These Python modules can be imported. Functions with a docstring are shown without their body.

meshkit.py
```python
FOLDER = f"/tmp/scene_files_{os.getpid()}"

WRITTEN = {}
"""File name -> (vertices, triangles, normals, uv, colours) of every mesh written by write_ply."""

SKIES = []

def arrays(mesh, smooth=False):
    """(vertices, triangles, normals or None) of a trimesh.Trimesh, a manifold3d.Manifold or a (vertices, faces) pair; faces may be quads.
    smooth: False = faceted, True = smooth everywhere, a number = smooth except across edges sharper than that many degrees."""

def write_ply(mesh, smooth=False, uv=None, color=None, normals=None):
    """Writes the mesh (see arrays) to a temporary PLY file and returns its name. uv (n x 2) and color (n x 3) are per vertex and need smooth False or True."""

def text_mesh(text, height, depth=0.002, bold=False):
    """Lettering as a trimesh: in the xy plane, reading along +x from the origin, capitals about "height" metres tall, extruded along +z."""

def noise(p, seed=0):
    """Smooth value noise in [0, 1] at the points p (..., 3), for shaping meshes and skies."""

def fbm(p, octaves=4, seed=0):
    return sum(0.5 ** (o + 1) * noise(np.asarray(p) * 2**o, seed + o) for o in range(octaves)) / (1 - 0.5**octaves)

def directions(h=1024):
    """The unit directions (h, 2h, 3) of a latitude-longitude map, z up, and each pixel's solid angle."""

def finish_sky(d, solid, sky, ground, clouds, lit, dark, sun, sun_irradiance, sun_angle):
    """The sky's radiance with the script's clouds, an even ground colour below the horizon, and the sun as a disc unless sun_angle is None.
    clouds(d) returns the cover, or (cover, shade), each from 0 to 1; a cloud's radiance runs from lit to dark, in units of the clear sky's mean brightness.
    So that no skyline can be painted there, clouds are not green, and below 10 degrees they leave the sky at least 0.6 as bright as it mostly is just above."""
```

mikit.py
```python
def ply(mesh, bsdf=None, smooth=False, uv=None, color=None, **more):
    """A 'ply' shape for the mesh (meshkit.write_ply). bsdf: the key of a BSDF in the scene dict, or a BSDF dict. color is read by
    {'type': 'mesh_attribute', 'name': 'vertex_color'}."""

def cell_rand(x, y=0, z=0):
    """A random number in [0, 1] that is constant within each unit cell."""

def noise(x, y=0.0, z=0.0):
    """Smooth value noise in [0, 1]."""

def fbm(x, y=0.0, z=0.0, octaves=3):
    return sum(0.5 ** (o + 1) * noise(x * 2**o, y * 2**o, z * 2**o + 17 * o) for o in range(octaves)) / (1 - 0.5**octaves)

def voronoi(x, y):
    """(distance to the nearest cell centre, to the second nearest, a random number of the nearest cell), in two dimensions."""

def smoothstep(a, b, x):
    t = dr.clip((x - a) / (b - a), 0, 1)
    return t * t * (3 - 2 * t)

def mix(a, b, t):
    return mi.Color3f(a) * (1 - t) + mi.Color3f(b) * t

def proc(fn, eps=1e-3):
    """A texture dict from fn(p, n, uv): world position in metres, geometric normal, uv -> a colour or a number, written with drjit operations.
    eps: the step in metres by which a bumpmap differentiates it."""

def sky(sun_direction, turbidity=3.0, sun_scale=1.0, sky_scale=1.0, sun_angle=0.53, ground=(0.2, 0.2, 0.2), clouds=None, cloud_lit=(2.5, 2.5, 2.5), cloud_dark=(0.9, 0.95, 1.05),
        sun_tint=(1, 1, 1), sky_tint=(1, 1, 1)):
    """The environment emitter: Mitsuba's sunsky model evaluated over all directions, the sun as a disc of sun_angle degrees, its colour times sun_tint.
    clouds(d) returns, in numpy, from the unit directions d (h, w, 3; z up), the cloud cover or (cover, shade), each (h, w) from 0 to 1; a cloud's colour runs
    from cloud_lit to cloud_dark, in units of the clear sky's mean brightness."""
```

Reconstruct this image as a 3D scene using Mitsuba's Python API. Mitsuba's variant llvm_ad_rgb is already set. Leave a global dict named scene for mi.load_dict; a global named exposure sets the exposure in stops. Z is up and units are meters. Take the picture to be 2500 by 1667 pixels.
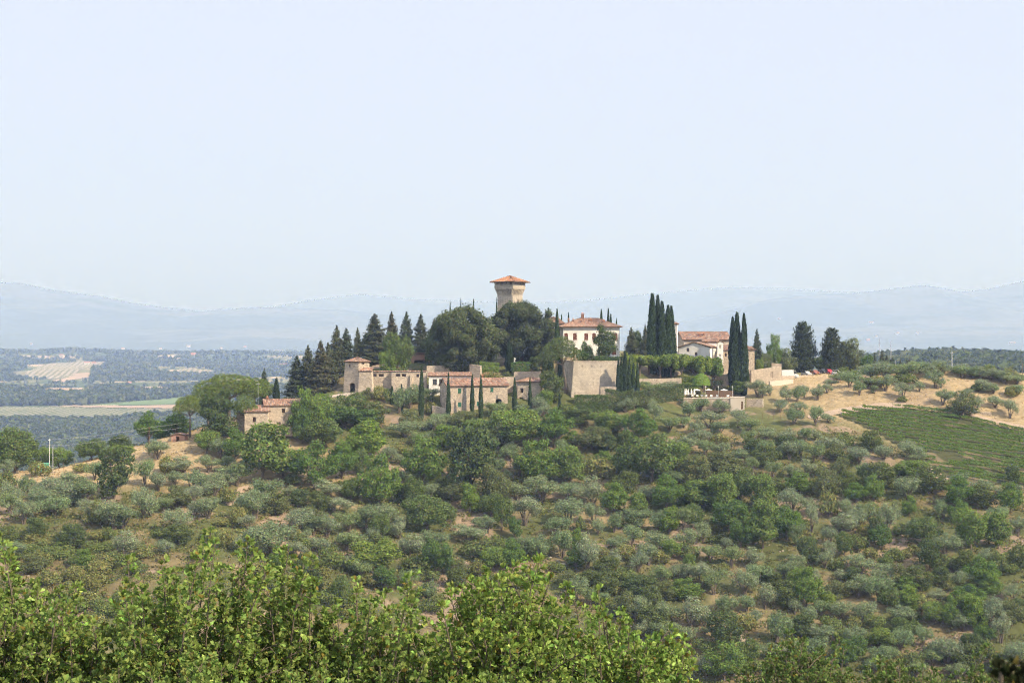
import math, random
import numpy as np, trimesh, mitsuba as mi, drjit as dr
import manifold3d as m3
import meshkit, mikit
from scipy.interpolate import RBFInterpolator, RegularGridInterpolator
from shapely.geometry import Polygon, LineString
from shapely import contains_xy

T = mi.ScalarTransform4f
scene, labels = {}, {}

# ------------------------------------------------------------------ camera, sky, haze, exposure
FOV = 40.0
scene['camera'] = {'type': 'thinlens', 'fov': FOV, 'fov_axis': 'x', 'near_clip': 0.3, 'far_clip': 60000.0,
                   'aperture_radius': 0.004, 'focus_distance': 330.0,
                   'to_world': T().look_at(origin=[0, 0, 0], target=[0, 100, 0], up=[0, 0, 1]),
                   'medium': {'type': 'ref', 'id': 'haze_air'}}
SUN = (0.72, -0.56, 0.74)
scene['sky_light'] = mikit.sky(SUN, turbidity=3.0, sun_scale=1.0, sky_scale=1.0, sun_tint=(0.95, 1.0, 1.10), clouds=lambda d: 0.80 + 0.14 * (meshkit.fbm(d * [2.2, 2.2, 9.0], 4, 5) - 0.5),
                               cloud_lit=(2.34, 2.42, 2.82), cloud_dark=(0.9, 0.95, 1.05))
scene['haze_air'] = {'type': 'homogeneous', 'albedo': {'type': 'rgb', 'value': [0.735, 0.855, 1.0]},
                     'sigma_t': {'type': 'rgb', 'value': [0.95e-4, 1.12e-4, 1.7e-4]}, 'phase': {'type': 'isotropic'}}
exposure = 2.2

# ------------------------------------------------------------------ helpers
F, CU, CV = 1250 / math.tan(math.radians(FOV / 2)), 1250.0, 833.5   # in pixels of the 2500 x 1667 photograph


def P(u, v, d):
    """the point at distance d that the photograph shows at u, v"""
    return np.array([(u - CU) / F * d, d, (CV - v) / F * d])


def rgb(*c):
    return {'type': 'rgb', 'value': list(c)}


def add(key, mesh, bsdf, smooth=False, color=None, label=None, cat=None, group=None, kind=None):
    base, k = key, 0
    while key in scene:
        k += 1
        key = f'{base}_{k:03d}'
    scene[key] = mikit.ply(mesh, bsdf, smooth=smooth, color=color)
    tag(key, label, cat, group, kind)
    return key


def tag(key, label=None, cat=None, group=None, kind=None):
    d = {k: v for k, v in (('label', label), ('category', cat), ('group', group), ('kind', kind)) if v}
    if d:
        labels[key] = {**labels.get(key, {}), **d}


used = {}


def fresh(name):
    k = used.get(name, -1) + 1
    used[name] = k
    return name if k == 0 else f'{name}_{k:03d}'


def cat_mesh(parts):
    """join (v, f) pairs; a pair may carry colours as third"""
    vs, fs, cs, at = [], [], [], 0
    for p in parts:
        v, f = np.asarray(p[0], float), np.asarray(p[1], int)
        if f.shape[1] == 4:
            f = np.vstack([f[:, [0, 1, 2]], f[:, [0, 2, 3]]])
        vs.append(v)
        fs.append(f + at)
        at += len(v)
        if len(p) > 2:
            cs.append(p[2])
    return (np.vstack(vs), np.vstack(fs)) + ((np.vstack(cs),) if cs else ())


def tube(pts, rad, sides=6):
    p = np.asarray(pts, float)
    t = np.gradient(p, axis=0)
    t /= np.linalg.norm(t, axis=1, keepdims=True) + 1e-12
    ref = np.where(np.abs(t[:, 2:]) < 0.9, [0, 0, 1.0], [1.0, 0, 0])
    a = np.cross(t, ref)
    a /= np.linalg.norm(a, axis=1, keepdims=True) + 1e-12
    b = np.cross(t, a)
    ang = np.arange(sides) * 2 * np.pi / sides
    r = np.broadcast_to(rad, (len(p),))[:, None, None]
    v = p[:, None] + r * (np.cos(ang)[None, :, None] * a[:, None] + np.sin(ang)[None, :, None] * b[:, None])
    i, j = np.meshgrid(np.arange(len(p) - 1), np.arange(sides), indexing='ij')
    q = np.stack([i * sides + j, i * sides + (j + 1) % sides, (i + 1) * sides + (j + 1) % sides, (i + 1) * sides + j], -1).reshape(-1, 4)
    return v.reshape(-1, 3), np.vstack([q[:, [0, 1, 2]], q[:, [0, 2, 3]]])


def man(v):
    m = v.to_mesh()
    return np.asarray(m.vert_properties[:, :3], float), np.asarray(m.tri_verts, int)


def mbox(a0, a1, b0, b1, c0, c1):
    return m3.Manifold.cube([a1 - a0, b1 - b0, c1 - c0]).translate([a0, b0, c0])


def mhull(pts):
    return m3.Manifold.hull_points(np.asarray(pts, float))


class Frame:
    """a building's own axes: origin at its front left foot, front facing (sin phi, -cos phi)"""
    def __init__(s, origin, phi):
        s.o, c, n = np.asarray(origin, float), math.cos(math.radians(phi)), math.sin(math.radians(phi))
        s.m = np.array([[c, n, 0], [-n, c, 0], [0, 0, 1.0]])

    def __call__(s, mesh):
        v, f = (man(mesh) if hasattr(mesh, 'to_mesh') else mesh)[:2]
        return np.asarray(v, float) @ s.m + s.o, f

    def p(s, a, b, c):
        return np.array([a, b, c], float) @ s.m + s.o


# ------------------------------------------------------------------ materials
def two(d):
    return {'type': 'twosided', 'bsdf': d}


def plain(c, r=0.8, **k):
    return two({'type': 'principled', 'base_color': rgb(*c), 'roughness': r, 'specular': k.pop('specular', 0.3), **k})


VC = {'type': 'mesh_attribute', 'name': 'vertex_color'}
scene['leaf'] = {'type': 'principledthin', 'base_color': VC, 'roughness': 0.55, 'diff_trans': 0.7, 'spec_trans': 0.0, 'eta': 1.3}
scene['oak_leaf'] = {'type': 'principledthin', 'base_color': VC, 'roughness': 0.3, 'diff_trans': 0.6, 'spec_trans': 0.0, 'eta': 1.6}
scene['painted'] = two({'type': 'principled', 'base_color': VC, 'roughness': 0.85, 'specular': 0.2})
N, FB, SS, MX = mikit.noise, mikit.fbm, mikit.smoothstep, mikit.mix


def bark_fn(p, n, uv):
    return MX((0.10, 0.08, 0.06), (0.24, 0.20, 0.16), FB(p.x * 9, p.y * 9, p.z * 3))


scene['bark'] = two({'type': 'principled', 'base_color': mikit.proc(bark_fn), 'roughness': 0.9, 'specular': 0.2})


def stone_fn(p, n, uv):
    a = (p.x + p.y * 0.7) / 0.42
    d1, d2, r = mikit.voronoi(a, p.z / 0.26)
    c = MX((0.345, 0.28, 0.21), (0.57, 0.485, 0.385), r)
    c = MX(c, (0.56, 0.48, 0.38), SS(0.12, 0.02, d2 - d1))
    big = FB(p.x / 2.3 + 5, p.y / 2.3, p.z / 2.0)
    return MX(c, (0.34, 0.29, 0.24), SS(0.52, 0.72, big) * 0.6)


scene['stone'] = two({'type': 'principled', 'base_color': mikit.proc(stone_fn), 'roughness': 0.95, 'specular': 0.15})


def ashlar_fn(p, n, uv):
    row = dr.floor(p.z / 0.38)
    a = (p.x + p.y * 0.8) / 0.7 + 0.5 * row
    r = mikit.cell_rand(a, row)
    c = MX((0.46, 0.40, 0.315), (0.59, 0.52, 0.42), r)
    e = dr.minimum(a - dr.floor(a), p.z / 0.38 - row)
    c = MX((0.30, 0.25, 0.19), c, SS(0.02, 0.12, e))
    return MX(c, (0.33, 0.29, 0.24), SS(0.5, 0.75, FB(p.x / 1.5, p.y / 1.5, p.z / 3.0)) * 0.55)


scene['ashlar'] = two({'type': 'principled', 'base_color': mikit.proc(ashlar_fn), 'roughness': 0.95, 'specular': 0.15})


def plaster_fn(p, n, uv):
    return MX((0.72, 0.69, 0.63), (0.83, 0.81, 0.76), SS(0.3, 0.6, FB(p.x / 1.3, p.y / 1.3, p.z / 2.2)))


scene['plaster'] = two({'type': 'principled', 'base_color': mikit.proc(plaster_fn), 'roughness': 0.9, 'specular': 0.2})
scene['pink_plaster'] = plain((0.46, 0.27, 0.19), 0.9)
scene['green_paint'] = plain((0.03, 0.13, 0.085), 0.6)
scene['brown_paint'] = plain((0.16, 0.06, 0.035), 0.6)
scene['glass_pane'] = plain((0.05, 0.06, 0.065), 0.1, specular=0.6)
scene['timber'] = plain((0.17, 0.11, 0.07), 0.85)
scene['grey_metal'] = plain((0.55, 0.56, 0.57), 0.5)
scene['hut_green'] = plain((0.10, 0.33, 0.20), 0.6)
scene['rubber'] = plain((0.03, 0.03, 0.03), 0.8)
scene['white_cloth'] = plain((0.82, 0.79, 0.72), 0.9)
scene['pale_paving'] = plain((0.45, 0.38, 0.31), 0.9)
scene['pale_render'] = plain((0.62, 0.55, 0.46), 0.9)
scene['sand'] = plain((0.42, 0.325, 0.235), 0.95)


def hill_fn(p, n, uv):
    a = FB(p.x / 26 + 3, p.y / 26, 0.0, 4)
    b = FB(p.x / 7, p.y / 7 + 9, 1.7, 4)
    f = FB(p.x / 1.1, p.y / 1.1, p.z / 1.1, 3)
    green, straw, soil = (0.105, 0.118, 0.045), (0.37, 0.285, 0.165), (0.29, 0.22, 0.155)
    rough_grass = MX(green, (0.19, 0.155, 0.082), SS(0.47, 0.62, b))
    knoll = SS(1.25, 0.7, dr.sqrt(dr.square((p.x - 132) / 62) + dr.square((p.y - 415) / 42)))
    spur = SS(1.2, 0.7, dr.sqrt(dr.square((p.x + 92) / 52) + dr.square((p.y - 342) / 24)))
    dry = dr.maximum(knoll, spur)
    c = MX(rough_grass, straw, dr.clip(SS(0.54, 0.72, a * 0.6 + b * 0.4) * 0.5 + dry, 0, 1))
    c = MX(c, soil, SS(0.62, 0.70, FB(p.x / 10 + 40, p.y / 10, 3.0, 4)) * (1 - 0.6 * knoll))
    return c * (0.62 + 0.76 * f)


scene['hill_soil'] = two({'type': 'principled', 'base_color': mikit.proc(hill_fn), 'roughness': 1.0, 'specular': 0.1})


def valley_fn(p, n, uv):
    a = FB(p.x / 260, p.y / 260, 0.0, 4)
    b = FB(p.x / 60 + 4, p.y / 60, 0.0, 4)
    c = MX((0.07, 0.095, 0.04), (0.19, 0.18, 0.09), SS(0.42, 0.6, a))
    return MX(c, (0.40, 0.31, 0.21), SS(0.58, 0.66, b) * SS(0.45, 0.55, a))


scene['valley_soil'] = two({'type': 'principled', 'base_color': mikit.proc(valley_fn), 'roughness': 1.0, 'specular': 0.1})


def mount_fn(p, n, uv):
    a = FB(p.x / 1500, p.y / 1500, 0.0, 5)
    return MX((0.065, 0.085, 0.06), (0.13, 0.135, 0.10), SS(0.45, 0.7, a))


scene['mountain_cover'] = two({'type': 'principled', 'base_color': mikit.proc(mount_fn), 'roughness': 1.0, 'specular': 0.1})

# ------------------------------------------------------------------ the land
near_pts = [(-420, 1180, 330), (-150, 1165, 331), (0, 1160, 332), (100, 1152, 336), (200, 1138, 340), (300, 1115, 344), (400, 1082, 348), (460, 1070, 350),
            (530, 1060, 352), (620, 1058, 352), (700, 1045, 358),
            (-420, 1320, 285), (0, 1262, 300), (150, 1262, 300), (300, 1236, 308), (450, 1205, 317), (600, 1165, 328),
            (-420, 1470, 255), (0, 1400, 266), (300, 1380, 271), (600, 1335, 283), (0, 1640, 226), (400, 1640, 230),
            (800, 1020, 372), (800, 1100, 351), (800, 1200, 325), (850, 1330, 298), (850, 1500, 270), (850, 1667, 248),
            (870, 966, 396), (1000, 964, 397), (950, 1010, 387), (1050, 1012, 384), (1250, 1012, 384), (1400, 1005, 386), (1400, 968, 394), (1500, 968, 396),
            (1250, 1100, 364), (1250, 1200, 340), (1250, 1300, 317), (1250, 1400, 297), (1250, 1500, 280), (1250, 1667, 258),
            (1560, 1000, 390), (1665, 1003, 399.5), (1720, 1005, 398.8), (1785, 1004, 397.5), (1720, 1016, 393), (1720, 968, 414), (1820, 1000, 396), (1900, 985, 400), (1700, 1100, 366), (1700, 1200, 340), (1700, 1300, 318), (1700, 1500, 281), (1700, 1667, 259),
            (1940, 950, 418), (1850, 960, 410), (1930, 920, 432), (1925, 919, 440), (1965, 917, 440), (2010, 917, 445), (2100, 916, 440), (2100, 960, 405), (2050, 1003, 394), (2160, 992, 397), (2330, 1012, 391), (2500, 1040, 385), (2700, 1075, 375),
            (2200, 1090, 368), (2300, 1190, 344), (2500, 1200, 343), (2700, 1200, 340), (2400, 1300, 319), (2400, 1400, 299), (2400, 1500, 282), (2400, 1667, 261),
            (2325, 908, 424), (2220, 905, 428), (2450, 922, 420), (2650, 940, 412), (2500, 975, 400), (2250, 960, 404),
            (1560, 930, 408), (1700, 928, 414), (1600, 905, 425), (1750, 900, 430), (1860, 930, 428),
            (1100, 892, 420), (1000, 892, 418), (880, 905, 415), (1250, 886, 430), (1420, 876, 418), (1500, 876, 420), (780, 950, 408), (720, 975, 400)]
ctrl = [P(*q) for q in near_pts] + [np.array(q, float) for q in [
    (-300, 450, -85), (-140, 385, -48), (-100, 430, -42), (-90, 500, -62), (-250, 620, -112), (0, 520, -13), (0, 620, -52), (0, 760, -108), (130, 520, -17), (130, 640, -55), (150, 760, -95),
    (200, 480, -24), (260, 540, -48), (340, 640, -85), (400, 480, -40), (-400, 350, -60), (-400, 700, -120), (-60, 440, -14),
    (-150, 200, -60), (0, 205, -69), (150, 200, -73), (-100, 120, -47), (0, 120, -51), (100, 120, -54), (-60, 60, -28), (0, 60, -28), (60, 60, -29), (-20, 22, -10.5), (0, 22, -10.5), (20, 24, -11.5),
    (0, 0, -1.8), (-10, 0, -2), (10, 0, -2.2), (0, -40, 8), (-60, -40, 6), (60, -40, 6), (100, 20, -14), (-100, 20, -12), (-250, 120, -55), (250, 120, -60), (-350, 220, -70), (350, 240, -75),
    (420, 60, -30), (-420, 60, -30), (-420, -40, -5), (420, -40, -5)]]
ctrl = np.array(ctrl)
near_rbf = RBFInterpolator(ctrl[:, :2] / 100, ctrl[:, 2], kernel='thin_plate_spline', smoothing=0.002)
val_pts = []
for u in (-700, -200, 150, 400, 700, 1100):
    for v, d in ((1170, 1300), (1122, 1700), (1056, 2050), (1000, 2400), (952, 3000), (928, 3700), (888, 4800), (869, 5800), (878, 6600), (870, 9500), (866, 13000), (862, 17000)):
        val_pts.append(P(u, v, d))
for u, dv in ((2050, 25), (2180, 10), (2250, 0), (2350, 4), (2450, 11), (2600, 16), (2900, 30)):
    val_pts += [P(u, 877 + dv, 1700), P(u, 900 + dv, 1350), P(u, 960 + dv, 950), P(u, 884 + dv, 2200)]
val_pts += [P(u, v, d) for u in (1500, 2000, 2500, 3000) for v, d in ((885, 3000), (876, 5000), (870, 9500), (866, 13000), (862, 17000))]
val_pts += [np.array(q, float) for q in [(-420, 760, -118), (0, 800, -115), (420, 760, -90), (-900, 700, -120), (900, 700, -90), (-900, 0, -40), (900, 0, -40), (0, -900, 60), (-900, -900, 40), (900, -900, 40), (-420, 300, -75), (420, 300, -75), (-3000, 0, 0), (3000, 0, 0)]]
for u, v, d in ((60, 868, 5600), (150, 863, 5400), (230, 866, 5600), (320, 872, 5600), (420, 874, 5500), (520, 866, 5900), (650, 870, 5600)):
    val_pts.append(P(u, v, d))
for u, v, d in ((440, 858, 8000), (520, 853, 8000), (620, 856, 8000), (700, 859, 8000), (150, 862, 8000), (-100, 864, 8000)):
    val_pts.append(P(u, v, d))
val_pts = np.array(val_pts)
val_rbf = RBFInterpolator(val_pts[:, :2] / 1000, val_pts[:, 2], kernel='linear', smoothing=0.05)
X0, X1, Y0, Y1 = -420, 420, -40, 760
gx, gy = np.arange(X0, X1 + 1, 2.5), np.arange(Y0, Y1 + 1, 2.5)
GX, GY = np.meshgrid(gx, gy, indexing='ij')
flat = np.stack([GX.ravel(), GY.ravel()], 1)
hz = near_rbf(flat / 100)
q3 = np.column_stack([flat, np.zeros(len(flat))])
face = np.clip((flat[:, 1] - 230) / 30, 0, 1) * np.clip((385 - flat[:, 1]) / 25, 0, 1)
step = hz + 2.0 * meshkit.fbm(q3 / 35, 2, 5)
terr = (step / 2.6 - np.floor(step / 2.6))
terr = np.clip((terr - 0.55) / 0.3, 0, 1) - terr
hz += face * terr * 1.25 + (meshkit.fbm(q3 / 14, 3, 1) - 0.5) * 1.6 * np.clip(flat[:, 1] / 200, 0.2, 1) + (meshkit.fbm(q3 / 3.4, 2, 2) - 0.5) * 0.5
edge = np.minimum.reduce([flat[:, 0] - X0, X1 - flat[:, 0], flat[:, 1] - Y0, Y1 - flat[:, 1]])
w = np.clip(edge / 70, 0, 1)
w = w * w * (3 - 2 * w)
hz = hz * w + val_rbf(flat / 1000) * (1 - w)
near_h = RegularGridInterpolator((gx, gy), hz.reshape(GX.shape), bounds_error=False, fill_value=None)


def spread(a0, a1, s0, far, grow=1.09):
    """coordinates from a0 to a1 with step s0 that then grow on to far on both sides"""
    mid = list(np.arange(a0, a1 + 0.1, s0))
    up, x, s = [], a1, s0
    while x < far:
        s *= grow
        x += s
        up.append(x)
    return np.array(mid), np.array(up)


def rough(xy):
    q = np.column_stack([xy, np.zeros(len(xy))])
    amp = np.clip(xy[:, 1] / 3000, 0.2, 2.0)
    return (meshkit.fbm(q / 420, 4, 11) - 0.5) * 34 * amp + (meshkit.fbm(q / 90, 2, 12) - 0.5) * 6


m, up = spread(-900, 900, 30, 30000)
vx = np.concatenate([-up[::-1], m, up])
m, up = spread(-150, 3400, 25, 30000)
vy = np.concatenate([[-900, -600, -400, -250], m, up])
VX, VY = np.meshgrid(vx, vy, indexing='ij')
vxy = np.stack([VX.ravel(), VY.ravel()], 1)
vh = val_rbf(vxy / 1000)
out = np.clip(np.maximum.reduce([X0 - vxy[:, 0], vxy[:, 0] - X1, Y0 - vxy[:, 1], vxy[:, 1] - Y1]) / 300, 0, 1)
vh = vh + rough(vxy) * out
val_h = RegularGridInterpolator((vx, vy), vh.reshape(VX.shape), bounds_error=False, fill_value=None)


def H(x, y):
    x, y = np.broadcast_arrays(np.asarray(x, float), np.asarray(y, float))
    q = np.stack([x.ravel(), y.ravel()], 1)
    inside = (q[:, 0] > X0) & (q[:, 0] < X1) & (q[:, 1] > Y0) & (q[:, 1] < Y1)
    z = np.where(inside, near_h(q), val_h(q))
    return z.reshape(x.shape) if x.shape else float(z[0])


def grid_faces(nx, ny):
    i, j = np.meshgrid(np.arange(nx - 1), np.arange(ny - 1), indexing='ij')
    a = i * ny + j
    return np.stack([a, a + ny, a + ny + 1, a + 1], -1).reshape(-1, 4)


add('hill_ground', (np.column_stack([flat, hz]), grid_faces(len(gx), len(gy))), 'hill_soil', smooth=True,
    label='dry grass and stony soil of the terraced hill under the walled villa', kind='structure')
vf = grid_faces(len(vx), len(vy))
cx, cy = vxy[vf][:, :, 0], vxy[vf][:, :, 1]
hole = (cx.min(1) > X0 + 3) & (cx.max(1) < X1 - 3) & (cy.min(1) > Y0 + 3) & (cy.max(1) < Y1 - 3)
sunk = (vxy[:, 0] > X0) & (vxy[:, 0] < X1) & (vxy[:, 1] > Y0) & (vxy[:, 1] < Y1)
add('valley_ground', (np.column_stack([vxy, vh - 2.0 * sunk]), vf[~hole]), 'valley_soil', smooth=True,
    label='hazy valley floor and low ridges behind the hill', kind='structure')


def ground_at(u, v, d0=190.0, d1=520.0, n=900):
    """where the sight line through u, v first meets the ground"""
    d = np.geomspace(d0, d1, n)
    x, z = (u - CU) / F * d, (CV - v) / F * d
    below = z <= H(x, d)
    k = int(np.argmax(below)) if below.any() else n - 1
    return np.array([x[k], d[k], H(x[k], d[k])])


ranges = []


def mountain(key, prof, dist, depth, seed, label):
    """a range whose crest stands dist metres off, with spurs running down towards the valley"""
    us = np.linspace(prof[0][0], prof[-1][0], 260)
    crest = np.interp(us, [p[0] for p in prof], [p[1] for p in prof])
    x = (us - CU) / F * dist
    top = (CV - crest) / F * dist
    ts = np.linspace(-1, 0.5, 46)
    XX, TT = np.meshgrid(x, ts, indexing='ij')
    YY = dist + TT * depth
    q = np.stack([XX / 2600, YY / 2600, XX * 0], -1)
    fall = np.where(TT <= 0, (1 - np.abs(TT)) ** 1.25, np.clip(1 - 2.1 * np.abs(TT), 0, 1))
    ridge = 1 - np.abs(2 * meshkit.fbm(q, 4, seed) - 1)
    near = np.clip(np.abs(TT) * 3, 0, 1)
    near = near * near
    ZZ = (top[:, None] + 60) * fall * (1 - 0.42 * near * (1 - ridge)) - 90 - 25 * near + (meshkit.fbm(q * 3, 2, seed + 3) - 0.5) * (10 + 40 * near) * np.clip(np.abs(TT) * 6, 0.2, 1)
    ranges.append(RegularGridInterpolator((x, dist + ts * depth), ZZ, bounds_error=False, fill_value=-999.0))
    add(key, (np.stack([XX, YY, ZZ], -1).reshape(-1, 3), grid_faces(len(x), len(ts))), 'mountain_cover', smooth=True, label=label, kind='structure')


mountain('mountain_range_left', [(-900, 730), (-500, 690), (-200, 672), (0, 683), (60, 687), (130, 703), (250, 718), (330, 735), (420, 747), (490, 754), (560, 748), (650, 744), (750, 747), (850, 752),
                            (930, 762), (1050, 768), (1200, 778), (1500, 800), (1800, 830)], 17000, 7000, 21, 'pale blue mountain range on the left horizon')
mountain('mountain_range_right', [(1300, 830), (1500, 806), (1600, 790), (1653, 783), (1740, 762), (1840, 733), (1950, 715), (2060, 712), (2150, 703), (2250, 690), (2310, 699), (2345, 706), (2400, 702), (2500, 680), (2700, 660), (3000, 690), (3400, 720)],
         17500, 7000, 22, 'pale blue mountain range on the right horizon')
mountain('mountain_range_far', [(-600, 770), (300, 765), (650, 748), (760, 728), (880, 714), (1000, 726), (1150, 732), (1300, 736), (1420, 730), (1560, 716), (1700, 703), (1790, 697), (1900, 700), (2000, 706), (2100, 712), (2500, 735), (3200, 760)],
         25000, 6000, 23, 'faintest far mountain range behind the tower')

# ------------------------------------------------------------------ fields, woods and houses of the valley
def far_ground(u, v, d0=1150.0, d1=16500.0, n=2600):
    d = np.geomspace(d0, d1, n)
    x, z = (u - CU) / F * d, (CV - v) / F * d
    h = np.maximum.reduce([H(x, d)] + [r(np.stack([x, d], 1)) for r in ranges])
    below = z <= h
    k = int(np.argmax(below)) if below.any() else n - 1
    return np.array([x[k], d[k], h[k]])


def drape(key, poly, mat, lift, cell, label, inner=None):
    """a sheet that lies on the land inside the plan polygon"""
    x0, y0, x1, y1 = poly.bounds
    xs, ys = np.arange(x0, x1 + cell, cell), np.arange(y0, y1 + cell, cell)
    A, B = np.meshgrid(xs, ys, indexing='ij')
    f = grid_faces(len(xs), len(ys))
    q = np.stack([A.ravel(), B.ravel()], 1)
    f = f[contains_xy(poly, *q[f].mean(1).T)]
    ids, inv = np.unique(f, return_inverse=True)
    q = q[ids]
    add(key, (np.column_stack([q, H(q[:, 0], q[:, 1]) + lift]), inv.reshape(f.shape)), mat, smooth=True, label=label, kind='structure')


def plan(pix, d0, d1):
    return Polygon([far_ground(u, v, d0, d1)[:2] for u, v in pix]).buffer(0)


def rows_fn(ca, cb, ax, ay, pitch):
    def fn(p, n, uv):
        t = (p.x * ax + p.y * ay) / pitch
        t = t - dr.floor(t)
        k = FB(p.x / 30, p.y / 30, 0.0)
        return MX(MX(ca, cb, SS(0.35, 0.6, t) * SS(1.0, 0.85, t)), cb, SS(0.45, 0.75, k) * 0.5)
    return fn


def field_mat(name, fn):
    scene[name] = two({'type': 'principled', 'base_color': mikit.proc(fn), 'roughness': 1.0, 'specular': 0.1})


field_mat('field_rows', rows_fn((0.215, 0.20, 0.135), (0.115, 0.14, 0.075), 0.80, 0.60, 9.0))
field_mat('field_tan', rows_fn((0.30, 0.25, 0.17), (0.17, 0.17, 0.10), 0.95, 0.2, 16.0))
scene['meadow_green'] = plain((0.12, 0.17, 0.07), 1.0)
scene['bare_earth'] = plain((0.33, 0.25, 0.17), 1.0)
fields = []
for key, pix, mat, d0, d1, lab in (
        ('vineyard_field', [(-90, 996), (60, 994), (200, 996), (330, 998), (420, 1000), (440, 1004), (375, 1008), (323, 1015), (275, 1024), (155, 1029), (60, 1026), (-90, 1034)], 'field_rows', 1600, 2900, 'grey green vineyard field in striped rows on the valley side'),
        ('earth_strip', [(150, 994), (300, 991), (450, 989), (450, 999), (330, 997), (200, 995)], 'bare_earth', 1600, 3000, 'pale bare strip of earth along the top of the valley vineyard'),
        ('meadow', [(220, 991), (300, 985), (450, 969), (450, 988), (300, 990)], 'meadow_green', 1600, 3400, 'bright green meadow wedge beside the pale earth strip'),
        ('ploughed_field', [(60, 926), (66, 906), (100, 893), (190, 881), (262, 884), (255, 895), (195, 903), (190, 910), (130, 926)], 'field_tan', 2600, 7500, 'tan hillside field below the distant stone tower'),
        ('ploughed_field_001', [(125, 932), (180, 913), (240, 909), (222, 922), (150, 934)], 'bare_earth', 2600, 7500, 'sandy bare field lowest on the far hill'),
        ('ploughed_field_002', [(408, 906), (440, 901), (475, 899), (518, 905), (512, 912), (470, 917), (420, 914)], 'field_tan', 2600, 7500, 'small pale striped field among the woods'),
        ('scrub_patch', [(70, 957), (110, 950), (200, 946), (225, 951), (190, 962), (120, 961)], 'bare_earth', 2300, 5000, 'sandy clearing in the scrub left of the valley'),
        ('scrub_patch_001', [(300, 948), (340, 944), (400, 946), (440, 950), (380, 955)], 'bare_earth', 2300, 5000, 'sandy clearing in the scrub nearer the pines')):
    pg = plan(pix, d0, d1)
    if pg.area > 10:
        drape(key, pg, mat, 1.2, 8.0 if pg.area < 4e5 else 14.0, lab)
        fields.append(pg)


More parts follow.
